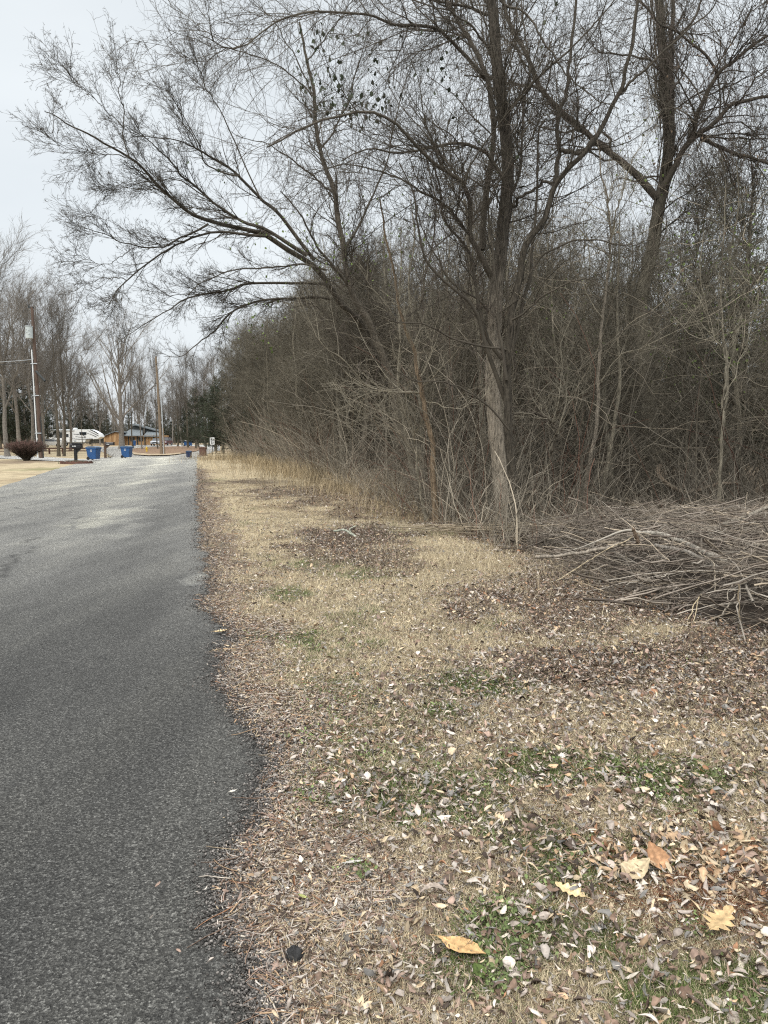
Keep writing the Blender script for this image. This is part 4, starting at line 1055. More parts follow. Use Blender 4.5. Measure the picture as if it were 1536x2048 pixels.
    log('thin cane lying across the leaves at right foreground', lp([(1400, 1280), (1450, 1300), (1500, 1318), (1580, 1338)], 5.4, 4.95), .005, .004, (.38, .32, .24))
    log('crooked fallen limb lying in the wood near the vine covered trunk', lp([(1320, 930), (1318, 950), (1345, 975), (1380, 985), (1430, 970), (1480, 965)], 14.5, 14.0), .05, .03, (.24, .19, .14))
    log('arched dark fallen limb left of the vine covered trunk', lp([(1180, 985), (1215, 965), (1250, 955), (1290, 960)], 15, 15.5), .045, .03, (.12, .095, .07))
    log('lichen covered forked stick lying on the open verge', [tuple(v) for v in lp([(668, 1062), (690, 1060), (703, 1068), (712, 1074)], 11.2, 10.9)], .016, .02, (.40, .42, .34), forks=[(lp([(703, 1068), (700, 1058), (712, 1052)], 11, 11), .012, .006)])
build_pile()

# ------------------------------------------------------------------ single leaves and clod on the foreground
def one_leaf(label, px, py, L, W, prof, yaw, col, curl=.6, bend=.5, lift=.03, name='fallen_leaf', tilt=.1, roll=0., sub=1, stem=True, twist=.2, flip=1.0):
    p = gp(px, py); p[2] = float(gz(p[0], p[1])) + lift
    S = 17; pf = np.interp(np.linspace(0, 1, S), np.linspace(0, 1, len(prof)), prof)
    g = np.random.default_rng(int(px + py)); 
    NU = 9; u = np.linspace(-1, 1, NU)[None]; v = np.linspace(0, 1, S)[:, None]
    Wd = W * pf[:, None] * (1 + .05 * g.normal(size=(S, 1))); Wd = W * pf[:, None] * (1 + (.02 if prof is PR_BIG else .06) * g.normal(size=(S, 1))); x = Wd * np.sin(u * curl) / curl; z = Wd * (1 - np.cos(u * curl)) / curl
    y = (v - .5) * L - np.abs(u) * Wd * (.35 if prof is PR_OAK else .1); z = z + bend * L * (v - .5) ** 2 + .0012 * g.normal(size=z.shape)
    # veins as slight relief
    z = z - .0012 * np.cos(v * 40 + np.abs(u) * 6); a = twist * (v - .5); x, z = x * np.cos(a) - z * np.sin(a), x * np.sin(a) + z * np.cos(a)
    z = z * flip
    x, z = x * math.cos(roll) - z * math.sin(roll), x * math.sin(roll) + z * math.cos(roll)
    y, z = y * math.cos(tilt) - z * math.sin(tilt), y * math.sin(tilt) + z * math.cos(tilt)
    x, y = x * math.cos(yaw) - y * math.sin(yaw), x * math.sin(yaw) + y * math.cos(yaw)
    V = np.stack([x, y, z - z.min() * .9], -1).reshape(-1, 3) + p
    i = np.arange(S - 1)[:, None] * NU; j = np.arange(NU - 1)[None]
    Fq = np.stack(np.broadcast_arrays(i + j, i + j + 1, i + NU + j + 1, i + NU + j), -1).reshape(-1, 4)
    vein = np.exp(-(np.abs(u) / .08) ** 2) + .35 * (np.cos(v * 46 + np.abs(u) * 9) > .8)
    C = np.array(col)[None, None] * (1 - .25 * vein[..., None] + .12 * g.normal(size=(S, NU, 1)))
    root = empty(name, p); tag(root, label, 'leaf')
    np_mesh('blade', V, Fq, M_LEAF, C.reshape(-1, 3), root)
    if stem:
        b = V.reshape(S, NU, 3)[0, NU // 2]; e = V.reshape(S, NU, 3)[1, NU // 2]; d = nrm(b - e)
        P = np.stack([e, b, b + d * L * .10, b + d * L * .2 - [0, 0, .004]]); Vt, ft, Ct = tubes(P[None], np.full((1, 4), .0011 if L > .05 else .0008), 5, np.array(col) * .6)
        np_mesh('stalk', Vt, ft, M_LEAF, Ct, root)
PR_BIG = [.03, .25, .55, .85, 1.0, .98, .8, .35, .02]
one_leaf('large tan spatulate leaf lying in the foreground grass', 922, 1926, .155, .042, PR_BIG, -2.15, (.56, .36, .17), .35, .2, .035, tilt=.05, roll=.15)
one_leaf('pale yellow oak leaf with pointed lobes in the foreground', 1140, 1812, .105, .045, PR_OAK, 1.0, (.62, .48, .27), .4, .2, .04)
one_leaf('upright folded orange brown leaf by the leaf drift', 1308, 1748, .095, .045, [.2, .8, 1, .9, .5, .05], .3, (.42, .24, .13), .9, .3, .03, tilt=.7)
one_leaf('broad cream leaf just left of the upright orange leaf', 1275, 1770, .12, .048, [.2, .9, 1, .8, .5, .05], -1.1, (.52, .42, .27), .7, .4, .03, tilt=.3)
one_leaf('dark green fresh leaf at the bottom edge of the photo', 958, 1972, .06, .019, PR_BIG, .4, (.07, .10, .025), .3, .1, .03)
one_leaf('small pale leaf lying alone on the asphalt', 466, 1599, .035, .007, PR_OVAL, -1.2, (.72, .68, .60), .4, .3, .035)
one_leaf('tan oak leaf lying on the asphalt at the road edge', 442, 1272, .11, .045, PR_OAK, -1.5, (.60, .46, .27), .7, .4, .03)
one_leaf('curled grey brown leaf arched like a bridge in the foreground', 866, 1817, .105, .018, PR_LONG, -1.65, (.36, .30, .25), .9, -1.1, .03)
one_leaf('long silvery narrow leaf beside the green tuft', 705, 1748, .075, .008, PR_LONG, -1.5, (.52, .50, .46), 1.1, .2, .03)
one_leaf('rust brown broad leaf standing by the brush pile edge', 1238, 1196, .16, .06, [.2, .9, 1, .8, .5, .05], -1.3, (.23, .10, .045), .6, .5, .03, tilt=.4, roll=.6)
one_leaf('yellow green narrow leaf in the mulch by the road', 606, 1815, .035, .007, PR_LONG, 1.2, (.40, .42, .16), .4, .2, .03)
one_leaf('big tan oak leaf lying at the right of the pine straw', 1440, 1880, .14, .06, PR_OAK, -.9, (.50, .36, .19), .5, .3, .05)
def clod():
    p = gp(590, 1925); g = np.random.default_rng(5); nu, nv = 20, 14
    th = np.linspace(0, PI, nv)[:, None]; ph = np.linspace(0, 2 * PI, nu, endpoint=False)[None]
    r = .023 * (.75 + .5 * vnoise(np.cos(ph) * np.sin(th) * 3 + 5, np.sin(ph) * np.sin(th) * 3 + np.cos(th) * 2.5, 1.5, 3)); r = r * (1 + .08 * g.normal(size=r.shape))
    V = np.stack([r * np.sin(th) * np.cos(ph) * 1.15, r * np.sin(th) * np.sin(ph), r * np.cos(th) * .9 + .024], -1).reshape(-1, 3) + p
    i = np.arange(nv - 1)[:, None] * nu; j = np.arange(nu)[None]
    Fq = np.stack(np.broadcast_arrays(i + j, i + (j + 1) % nu, i + nu + (j + 1) % nu, i + nu + j), -1).reshape(-1, 4)
    o = np_mesh('tar_lump', V, Fq, vcol_mat('tar', .8, 60, .4, 1.6, bump=.8), np.full((len(V), 3), .028), loc=p); tag(o, 'small black lump of tar in the mulch near the asphalt', 'lump')
clod()

# ------------------------------------------------------------------ hard surface helpers
class MB:
    def __init__(s): s.v = []; s.f = []
    def poly(s, vs, fs):
        n = len(s.v); s.v += [tuple(map(float, v)) for v in vs]; s.f += [tuple(i + n for i in f) for f in fs]; return s
    def box(s, x0, x1, y0, y1, z0, z1, tx=0., ty=0.):
        """tx,ty : inset of the bottom (taper)"""
        return s.poly([(x0 + tx, y0 + ty, z0), (x1 - tx, y0 + ty, z0), (x1 - tx, y1 - ty, z0), (x0 + tx, y1 - ty, z0), (x0, y0, z1), (x1, y0, z1), (x1, y1, z1), (x0, y1, z1)],
                      [(0, 3, 2, 1), (4, 5, 6, 7), (0, 1, 5, 4), (1, 2, 6, 5), (2, 3, 7, 6), (3, 0, 4, 7)])
    def prism(s, prof, y0, y1, axis='y'):
        n = len(prof)
        if axis == 'y': a = [(p[0], y0, p[1]) for p in prof]; b = [(p[0], y1, p[1]) for p in prof]
        else: a = [(y0, p[0], p[1]) for p in prof]; b = [(y1, p[0], p[1]) for p in prof]
        return s.poly(a + b, [tuple(range(n)), tuple(range(2 * n - 1, n - 1, -1))] + [(i, i + n, (i + 1) % n + n, (i + 1) % n) for i in range(n)])
    def cyl(s, c, r, h, axis='z', n=18, r2=None):
        r2 = r if r2 is None else r2; a = []; b = []
        for i in range(n):
            t = 2 * PI * i / n; ca, sa = math.cos(t), math.sin(t)
            if axis == 'z': a.append((c[0] + r * ca, c[1] + r * sa, c[2])); b.append((c[0] + r2 * ca, c[1] + r2 * sa, c[2] + h))
            elif axis == 'y': a.append((c[0] + r * ca, c[1], c[2] + r * sa)); b.append((c[0] + r2 * ca, c[1] + h, c[2] + r2 * sa))
            else: a.append((c[0], c[1] + r * ca, c[2] + r * sa)); b.append((c[0] + h, c[1] + r2 * ca, c[2] + r2 * sa))
        return s.poly(a + b, [tuple(range(n - 1, -1, -1)), tuple(range(n, 2 * n))] + [(i, (i + 1) % n, (i + 1) % n + n, i + n) for i in range(n)])
    def build(s, name, mat, parent=None, bevel=0., smooth=False):
        import bmesh
        me = bpy.data.meshes.new(name); me.from_pydata(s.v, [], s.f)
        bm = bmesh.new(); bm.from_mesh(me); bmesh.ops.recalc_face_normals(bm, faces=bm.faces[:])
        if bevel: bmesh.ops.bevel(bm, geom=bm.edges[:], offset=bevel, segments=2, affect='EDGES', clamp_overlap=True)
        bm.to_mesh(me); bm.free(); me.materials.append(mat)
        o = bpy.data.objects.new(name, me); COL.objects.link(o)
        if parent is not None: o.parent = parent
        return o

M_BLUE = flat_mat('blue_plastic', (.022, .082, .22), .45, .15, 3)
M_NAVY = flat_mat('navy_plastic', (.012, .03, .09), .5, .15, 3)
M_LID = flat_mat('lid_plastic', (.09, .14, .22), .5, .2, 5)
M_WHITE = flat_mat('white_paint', (.72, .74, .74), .4, .06, 2)
M_BLACK = flat_mat('black_plastic', (.012, .012, .014), .45, .2, 5)
M_RUB = flat_mat('rubber', (.015, .015, .015), .8, .2, 9)
M_GLASS = flat_mat('dark_glass', (.02, .025, .03), .12, .2, 2, spec=.6)
M_POLE = flat_mat('pole_wood', (.10, .068, .052), .9, .45, 6, stretch=(3, 3, .25), bump=.5)
M_POLE2 = flat_mat('pole_wood_grey', (.20, .155, .11), .9, .4, 6, stretch=(3, 3, .25), bump=.5)
M_GALV = flat_mat('galvanised', (.45, .48, .5), .45, .12, 4, metal=.2)
M_PLANK = None
def plank_mat():
    m, nt, b = new_mat('cedar_planks', .8)
    w = nd(nt, 'ShaderNodeTexWave', bands_direction='X'); w.inputs['Scale'].default_value = 1.1; w.inputs['Distortion'].default_value = .4
    tc = nd(nt, 'ShaderNodeTexCoord'); nt.links.new(tc.outputs['Object'], w.inputs['Vector'])
    n = noise_node(nt, 2.2, 6, stretch=(2.2, 2.2, .15))
    r = ramp(nt, [(.3, (.20, .105, .045)), (.5, (.36, .22, .11)), (.7, (.55, .39, .22))]); nt.links.new(n.outputs['Fac'], r.inputs[0])
    r2 = ramp(nt, [(.0, (.35, .35, .35)), (.18, (1, 1, 1))]); nt.links.new(w.outputs['Fac'], r2.inputs[0])
    nt.links.new(mix(nt, r.outputs[0], r2.outputs[0], 1.0, 'MULTIPLY'), b.inputs['Base Color']); return m
M_PLANK = plank_mat()
M_ROOF = flat_mat('blue_grey_shingle', (.15, .17, .18), .85, .3, 5, bump=.4)
M_FASC = flat_mat('dark_fascia', (.035, .04, .04), .8, .3, 4)
M_BRICK = None
def brick_mat():
    m, nt, b = new_mat('red_brick', .9)
    t = nd(nt, 'ShaderNodeTexBrick'); t.inputs['Scale'].default_value = 4.5; t.inputs['Color1'].default_value = (.16, .085, .062, 1); t.inputs['Color2'].default_value = (.11, .06, .045, 1); t.inputs['Mortar'].default_value = (.22, .19, .16, 1)
    t.inputs['Mortar Size'].default_value = .015; t.inputs['Brick Width'].default_value = .9; t.inputs['Row Height'].default_value = .33
    tc = nd(nt, 'ShaderNodeTexCoord'); mp = nd(nt, 'ShaderNodeMapping'); mp.inputs['Rotation'].default_value = (PI / 2, 0, 0)
    nt.links.new(tc.outputs['Object'], mp.inputs[0]); nt.links.new(mp.outputs[0], t.inputs['Vector']); nt.links.new(t.outputs['Color'], b.inputs['Base Color']); return m
M_BRICK = brick_mat()

# --- wheelie bins
def bin_(label, px, py, h, w, mat, lidm, rz=0., wheel_side=-1, emblem=True, group=None, Yd=None, badge='top'):
    p = gp(px, py)
    if Yd: p = at(px, py, Yd); p[2] = float(terr(0, Yd)) + .06
    root = empty('wheelie_bin', (p[0], p[1], p[2] + (.05 if not Yd else 0)), rz); tag(root, label, 'bin', group)
    hw = w / 2
    b = MB(); b.box(-hw, hw, -hw * .95, hw * .95, .06 * h, .86 * h, hw * .2, hw * .18)
    b.build('body', mat, root, bevel=.02 * h)
    MB().box(-hw * 1.06, hw * 1.06, -hw, hw, .78 * h, .87 * h, .0, .0).build('rim', mat, root, bevel=.008 * h)
    l = MB(); l.prism([(-hw * 1.1, .875 * h), (hw * 1.1, .875 * h), (hw * 1.05, .93 * h), (hw * .5, .985 * h), (-hw * .6, .985 * h), (-hw * 1.08, .92 * h)], -hw * 1.03, hw * 1.03)
    l.build('lid', lidm, root, bevel=.01 * h)
    MB().cyl((wheel_side * hw * 1.14, -hw * .7, .86 * h), .018 * h, hw * 1.4, 'y', 8).build('handle', mat, root)
    for s_ in (-1, 1):
        wh = MB().cyl((wheel_side * hw * .72, s_ * hw * .78 - .03, .115 * h), .115 * h, .06, 'y', 18).build('wheel', M_RUB, root)
        MB().cyl((wheel_side * hw * .72, s_ * hw * .78 - .035, .115 * h), .05 * h, .07, 'y', 12).build('hub', M_BLACK, wh)
    if emblem:
        e = MB(); y = -hw * .93; z = .70 * h
        # round recycling-like mark over a bar of lettering
        for k in range(3):
            a0 = k * 2 * PI / 3 + .25; prof = []
            for q in range(6): t = a0 + q * .3; prof.append((.055 * math.cos(t) * h, z + .055 * math.sin(t) * h))
            for q in range(5, -1, -1): t = a0 + q * .3; prof.append((.030 * math.cos(t) * h, z + .030 * math.sin(t) * h))
            e.prism(prof, y - .012, y)
        for k in range(4): e.box((-.07 + k * .037) * h, (-.045 + k * .037) * h, y - .012, y, z - .115 * h, z - .075 * h)
        e.build('emblem', M_WHITE, root)
    return root
bin_('nearest blue wheelie bin, right beside the black mailbox', 188, 921, 1.12, .86, M_BLUE, M_LID, rz=-.12)
bin_('second blue wheelie bin standing right of the wooden post mailbox', 254, 917, 1.12, .84, M_BLUE, M_LID, rz=-.05)
bin_('short navy bin standing at the far right edge of the road', 378, 916.5, .66, .46, M_NAVY, M_LID, wheel_side=1, emblem=False)
bin_('blue bin standing against the log cabin wall', 268, 893, 1.15, .7, M_BLUE, M_LID, emblem=False, Yd=145)
bin_('left one of two white lidded blue bins across the far driveway', 371.5, 889, 1.15, .66, M_BLUE, M_WHITE, emblem=False, Yd=146)
bin_('right one of two white lidded blue bins across the far driveway', 381, 889, 1.15, .66, M_BLUE, M_WHITE, emblem=False, Yd=146)

# --- mailboxes
def mailbox_black():
    p = gp(152, 923.5); root = empty('mailbox', (p[0], p[1], 0.03)); tag(root, 'black plastic mailbox on a thick black post by the driveway', 'mailbox')
    MB().box(-.10, .10, -.10, .10, 0, .98).build('post', M_BLACK, root, bevel=.012)
    MB().prism([(.10, .62), (.42, .95), (.42, 1.0), (.10, 1.0)], -.07, .07).build('bracket', M_BLACK, root)
    MB().box(-.20, .48, -.2, .2, .98, 1.05).build('shelf', M_BLACK, root, bevel=.01)
    pr = [(-.16, 1.05)] + [(-.16 * math.cos(t), 1.22 + .13 * math.sin(t)) for t in np.linspace(0, PI, 9)] + [(.16, 1.05)]
    b = MB().prism(pr, -.34, .46, axis='x').build('box', M_BLACK, root)
    for k, w in enumerate((.05, .03, .06, .04)):
        MB().box(-.16 + k * .075, -.16 + k * .075 + w, -.168, -.160, 1.12, 1.19).build('number', M_WHITE, root)
    MB().prism([(-.2, 1.40), (.5, 1.36), (.52, 1.33), (-.2, 1.33)], -.19, .19).build('cover', M_BLACK, root)
mailbox_black()
def mailbox_grey():
    p = gp(211, 916.5); root = empty('mailbox', (p[0], p[1], 0.03)); tag(root, 'grey metal mailbox on a square wooden post', 'mailbox')
    wood_ = flat_mat('post_wood', (.10, .065, .045), .9, .3, 8)
    MB().box(-.09, .09, -.09, .09, 0, 1.5).build('post', wood_, root, bevel=.01)
    MB().prism([(.09, .85), (.42, 1.12), (.42, 1.17), (.09, 1.17)], -.05, .05).build('bracket', wood_, root)
    pr = [(-.13, 1.17)] + [(-.13 * math.cos(t), 1.33 + .11 * math.sin(t)) for t in np.linspace(0, PI, 9)] + [(.13, 1.17)]
    MB().prism(pr, .09, .78, axis='x').build('box', flat_mat('grey_metal', (.06, .062, .066), .4, .2, 4, metal=.4), root)
    for k in range(3): MB().box(.22 + k * .08, .27 + k * .08, -.138, -.130, 1.22, 1.29).build('number', M_WHITE, root)
    MB().box(.84, .86, -.13, .13, 1.17, 1.47).build('door', M_BLACK, root)
mailbox_grey()

# --- brick pillar, sign, hydrant
def pillar():
    p = gp(406, 912); root = empty('brick_pillar', (p[0], p[1], 0.02)); tag(root, 'short brown brick pillar by the right branch of the road', 'pillar')
    MB().box(-.32, .32, -.3, .3, .0, .82).build('shaft', M_BRICK, root); MB().box(-.40, .40, -.36, .36, 0, .12).build('plinth', M_BRICK, root)
    MB().prism([(-.34, .82), (.34, .82), (.30, .90), (.12, .95), (-.12, .95), (-.30, .90)], -.33, .33).build('cap', M_BRICK, root)
pillar()
def sign():
    Yd = 72; p = at(424.5, 882, Yd); gz0 = float(terr(0, Yd)); root = empty('yard_sign', (p[0], Yd, gz0)); tag(root, 'small white sign with black figures in front of the dark trees', 'sign')
    zc = p[2] - gz0; b = MB(); hw, hh = .235, .37
    pr = []
    for (cx, cz, a0) in ((hw - .08, zc + hh - .08, 0), (-hw + .08, zc + hh - .08, PI / 2), (-hw + .08, zc - hh + .08, PI), (hw - .08, zc - hh + .08, 1.5 * PI)):
        for q in range(4): t = a0 + q * PI / 6; pr.append((cx + .08 * math.cos(t), cz + .08 * math.sin(t)))
    b.prism(pr, -.02, .02).build('panel', M_WHITE, root)
    MB().box(-.03, .03, .025, .07, 0, zc + hh * .8).build('post', M_FASC, root)
    def curve(pts, w, nm='figure'):
        pts = [(a_ * .8, b_ * .8) for a_, b_ in pts]; w *= .8
        P = np.array([(x, -.03, zc + z) for x, z in pts], float); P = resample(P, 12); V, f, C = tubes(P[None], np.full((1, 12), w), 5, np.array([.02, .02, .02]))
        o = np_mesh(nm, V, f, M_TWIG, C); o.parent = root
    curve([(-.17, .2), (-.05, .28), (-.1, .08), (-.18, .02), (-.06, -.04)], .03); curve([(.05, .26), (.17, .2), (.05, .1), (.18, .02)], .03)
    curve([(-.16, -.12), (-.02, -.18), (-.12, -.3), (.05, -.33)], .028); curve([(.1, -.1), (.16, -.2), (.08, -.3)], .025)
sign()
def hydrant():
    p = gp(293.5, 904.5); root = empty('fire_hydrant', (p[0], p[1], p[2] + .1)); tag(root, 'small yellow fire hydrant on the leafy island', 'hydrant')
    my = flat_mat('hydrant_yellow', (.62, .42, .04), .5, .1, 4)
    MB().cyl((0, 0, 0), .16, .06, n=12).cyl((0, 0, .06), .11, .42, n=12).cyl((0, 0, .48), .14, .05, n=12).build('barrel', my, root)
    MB().cyl((0, 0, .53), .12, .14, n=12, r2=.03).build('bonnet', my, root)
    for s_ in (-1, 1): MB().cyl((s_ * .11 if s_ > 0 else -.2, 0, .36), .055, .09, 'x', 10).build('nozzle', my, root)
hydrant()

# --- clipped bush with flower-bed edging
def shrub(label, name, px, py, W, H, col, n, seed, flat=.75, waist=.3, mat=None, twr=.006):
    g = np.random.default_rng(seed); p = gp(px, py); root = empty(name, (p[0], p[1], p[2])); tag(root, label, 'shrub')
    m = 260; a = g.random(m) * 2 * PI; sp = g.random(m) ** .5
    end = np.stack([np.cos(a) * sp * W / 2, np.sin(a) * sp * W / 2.4, H * (.58 + .37 * np.sqrt(np.maximum(0, 1 - sp ** 2.5)) * (.7 + .3 * g.random(m)))], -1)
    st = np.stack([np.cos(a) * .25 * sp, np.sin(a) * .2 * sp, 0 * a], -1)
    t = np.linspace(0, 1, 7)[None, :, None]; P = st[:, None] * (1 - t) + end[:, None] * t; P[..., :2] *= (.55 + .45 * t); P += g.normal(size=P.shape) * .03
    R = np.tile(np.linspace(.02, .007, 7), (m, 1)); V, f, C = tubes(P, R, 4, DKB * .8); o = np_mesh('stems', V, f, M_TWIG, C); o.parent = root
    A = Acc(); Q, RQ, _ = grow(P, R, 2600, .3, 1, .12, .45, .8, 4, .25, .05, rs=.5, rmin=twr, rmax=twr * 1.4, g=g); 
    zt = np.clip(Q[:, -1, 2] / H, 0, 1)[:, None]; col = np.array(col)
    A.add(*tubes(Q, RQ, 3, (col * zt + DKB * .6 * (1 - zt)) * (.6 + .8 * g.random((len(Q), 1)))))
    Q2, RQ2, _ = grow(Q, RQ, n, .1, 1, .05, .18, .8, 2, .3, .1, rs=1, rmin=twr, rmax=twr * 1.6, g=g)
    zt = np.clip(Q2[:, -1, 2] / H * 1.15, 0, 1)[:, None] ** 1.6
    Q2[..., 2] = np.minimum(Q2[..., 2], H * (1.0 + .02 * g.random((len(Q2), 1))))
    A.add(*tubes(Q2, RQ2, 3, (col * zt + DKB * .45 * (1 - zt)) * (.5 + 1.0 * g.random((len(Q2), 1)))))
    o = A.build('foliage', M_TWIG); o.parent = root; return root
shrub('large sheared reddish brown shrub beside the driveway', 'clipped_shrub', 53, 921.5, 3.5, 1.72, (.17, .10, .085), 26000, 71)
def edging():
    p = gp(140, 928); root = empty('flower_bed_edging', (p[0], p[1], .0)); tag(root, 'low curved brick edging with dry plants around the black mailbox', 'edging')
    b = MB()
    for k in range(22):
        a = PI * (1.02 + .96 * k / 21); x = 1.05 * math.cos(a) + .25; y = .7 * math.sin(a) + .5; ca, sa = math.cos(a + PI / 2), math.sin(a + PI / 2)
        h = .14 + .03 * (k % 3); l, w = .08, .05
        vs = [(x + ca * u * l - sa * v * w, y + sa * u * l + ca * v * w, z) for z in (-.02, h) for u, v in ((-1, -1), (1, -1), (1, 1), (-1, 1))]
        b.poly(vs, [(0, 3, 2, 1), (4, 5, 6, 7), (0, 1, 5, 4), (1, 2, 6, 5), (2, 3, 7, 6), (3, 0, 4, 7)])
    b.build('bricks', flat_mat('edging_brick', (.13, .07, .055), .9, .4, 3), root)
    g = np.random.default_rng(4); n = 700; x = .25 + g.normal(size=n) * .42; y = .5 + g.normal(size=n) * .25
    P0 = np.stack([x, y, 0 * x], -1); d = np.stack([g.normal(size=n) * .06, g.normal(size=n) * .06, .10 + .16 * g.random(n)], -1)
    V, f, C = tubes(np.stack([P0, P0 + d * .5, P0 + d], 1), np.full((n, 3), .008), 3, np.where(g.random((n, 1)) < .3, np.array([[.13, .2, .13]]), np.array([[.17, .12, .09]]))); o = np_mesh('plants', V, f, M_TWIG, C); o.parent = root
edging()
def weed():
    g = np.random.default_rng(14); p = gp(221, 917); root = empty('dry_plant', p); tag(root, 'small dry garden plant at the foot of the wooden post mailbox', 'plant')
    P, R, _ = grow(np.array([[[0, 0, 0], [0, 0, .1]]]), np.full((1, 2), .02), 14, 0, 1, .4, 1.0, .9, 6, .15, .0, rmin=.012, rmax=.012, g=g); Q, RQ, _ = grow(P, R, 60, .4, 1, .1, .3, .8, 3, .2, 0, rmin=.012, rmax=.012, g=g)
    A = Acc(); A.add(*tubes(P, R, 3, DKB)); A.add(*tubes(Q, RQ, 3, MDB)); o = A.build('stems', M_TWIG); o.parent = root
weed()

# --- utility poles
def pole_left():
    Yd = 65.0; b = at(83, 917, Yd); b[2] = 0; t = at(64, 614, Yd)
    root = empty('utility_pole', b); tag(root, 'leaning reddish utility pole carrying a grey transformer', 'utility pole')
    ax = t - b
    def on(f): return ax * f
    P = np.stack([on(f) for f in np.linspace(0, 1, 8)]); V, fq, C = tubes(P[None], np.linspace(.20, .12, 8)[None], 14, np.array([.2, .2, .2])); o = np_mesh('pole', V, fq, M_POLE, C); o.parent = root
    # transformer can in front-left
    f = .83; c = on(f) + np.array([-.22, -.38, 0]); 
    tr = MB().cyl((c[0], c[1], c[2] - .5), .30, 1.0, n=20).build('transformer', M_WHITE, root, bevel=.0)
    tr.data.materials[0] = flat_mat('transformer_grey', (.46, .50, .49), .45, .1, 3)
    MB().cyl((c[0], c[1], c[2] + .5), .33, .07, n=20).build('lid', M_GALV, tr)
    for (dx, dz) in ((-.1, .25), (.1, .18), (-.08, 0), (.12, -.15)): MB().box(c[0] + dx - .05, c[0] + dx + .05, c[1] - .33, c[1] - .30, c[2] + dz - .04, c[2] + dz + .04).build('marking', M_GALV, tr)
    MB().cyl((c[0] - .15, c[1], c[2] + .57), .035, .25, n=8).build('bushing', M_FASC, tr)
    # conduits
    for (dx, r, f0, f1, m, nm) in ((-.26, .055, 0, .72, M_WHITE, 'conduit'), (-.36, .05, .1, .68, M_BLACK, 'cable'), (.27, .05, 0, .28, M_FASC, 'cable')):
        P = np.stack([on(q) + np.array([dx * (1 - .35 * q), -.16, 0]) for q in np.linspace(f0, f1, 6)]); V, fq, C = tubes(P[None], np.full((1, 6), r), 8, np.array([.5, .5, .5])); o = np_mesh(nm, V, fq, m, C); o.parent = root
    for q in (.17, .42, .63): 
        c = on(q); MB().box(c[0] - .34, c[0] + .24, c[1] - .24, c[1] - .2, c[2] - .04, c[2] + .04).build('strap', M_GALV, root)
    c = on(1.0); MB().box(c[0] - .35, c[0] + .15, c[1] - .06, c[1] + .06, c[2] - .1, c[2] + .02).build('cross_arm', M_FASC, root); MB().cyl((c[0] - .28, c[1], c[2] + .02), .07, .2, n=10, r2=.04).build('insulator', M_FASC, root)
    c = on(.58); P = np.stack([c + v for v in ((.1, -.2, 0), (.6, -.4, -.5), (1.0, -.5, -.9))]); V, fq, C = tubes(P[None], np.full((1, 3), .10), 6, np.array([.03, .03, .03])); o = np_mesh('street_light_arm', V, fq, M_FASC, C); o.parent = root
    for (f, y2, nm) in ((.66, 716, 'service'), (.645, 724, 'phone'),):
        s = on(f) + b; e = at(-260, y2 + 6, 60); P = np.stack([s * (1 - t_) + e * t_ - np.array([0, 0, 1.2 * t_ * (1 - t_)]) for t_ in np.linspace(0, 1, 14)])
        V, fq, C = tubes(P[None], np.full((1, 14), .022), 5, np.array([.5, .5, .5])); o = np_mesh('overhead_wire', V, fq, M_GALV if nm == 'service' else M_FASC, C, loc=s); tag(o, 'pale service wire running left from the transformer pole' if nm == 'service' else 'thin dark wire just under the pale service wire', 'wire')
pole_left()
def pole_mid():
    p = gp(323, 910); root = empty('utility_pole', (p[0], p[1], p[2] + .1)); tag(root, 'brown utility pole standing on the island at the road end', 'utility pole')
    H = 11.0; P = np.array([(0, 0, 0), (-.12, 0, H * .5), (-.3, 0, H)]); P = resample(P, 8); V, f, C = tubes(P[None], np.linspace(.17, .11, 8)[None], 12, np.array([.2, .2, .2])); o = np_mesh('pole', V, f, M_POLE2, C); o.parent = root
    P = resample([(.30, -.1, 0), (.24, -.1, 4), (.12, -.12, 8)], 8); V, f, C = tubes(P[None], np.full((1, 8), .06), 8, np.array([.5, .5, .5])); o = np_mesh('conduit', V, f, M_GALV, C); o.parent = root
    P = resample([(.42, -.1, 0), (.36, -.1, 1.5), (.3, -.1, 3)], 6); V, f, C = tubes(P[None], np.full((1, 6), .07), 8, np.array([.5, .5, .5])); o = np_mesh('cable_guard', V, f, M_POLE2, C); o.parent = root
pole_mid()

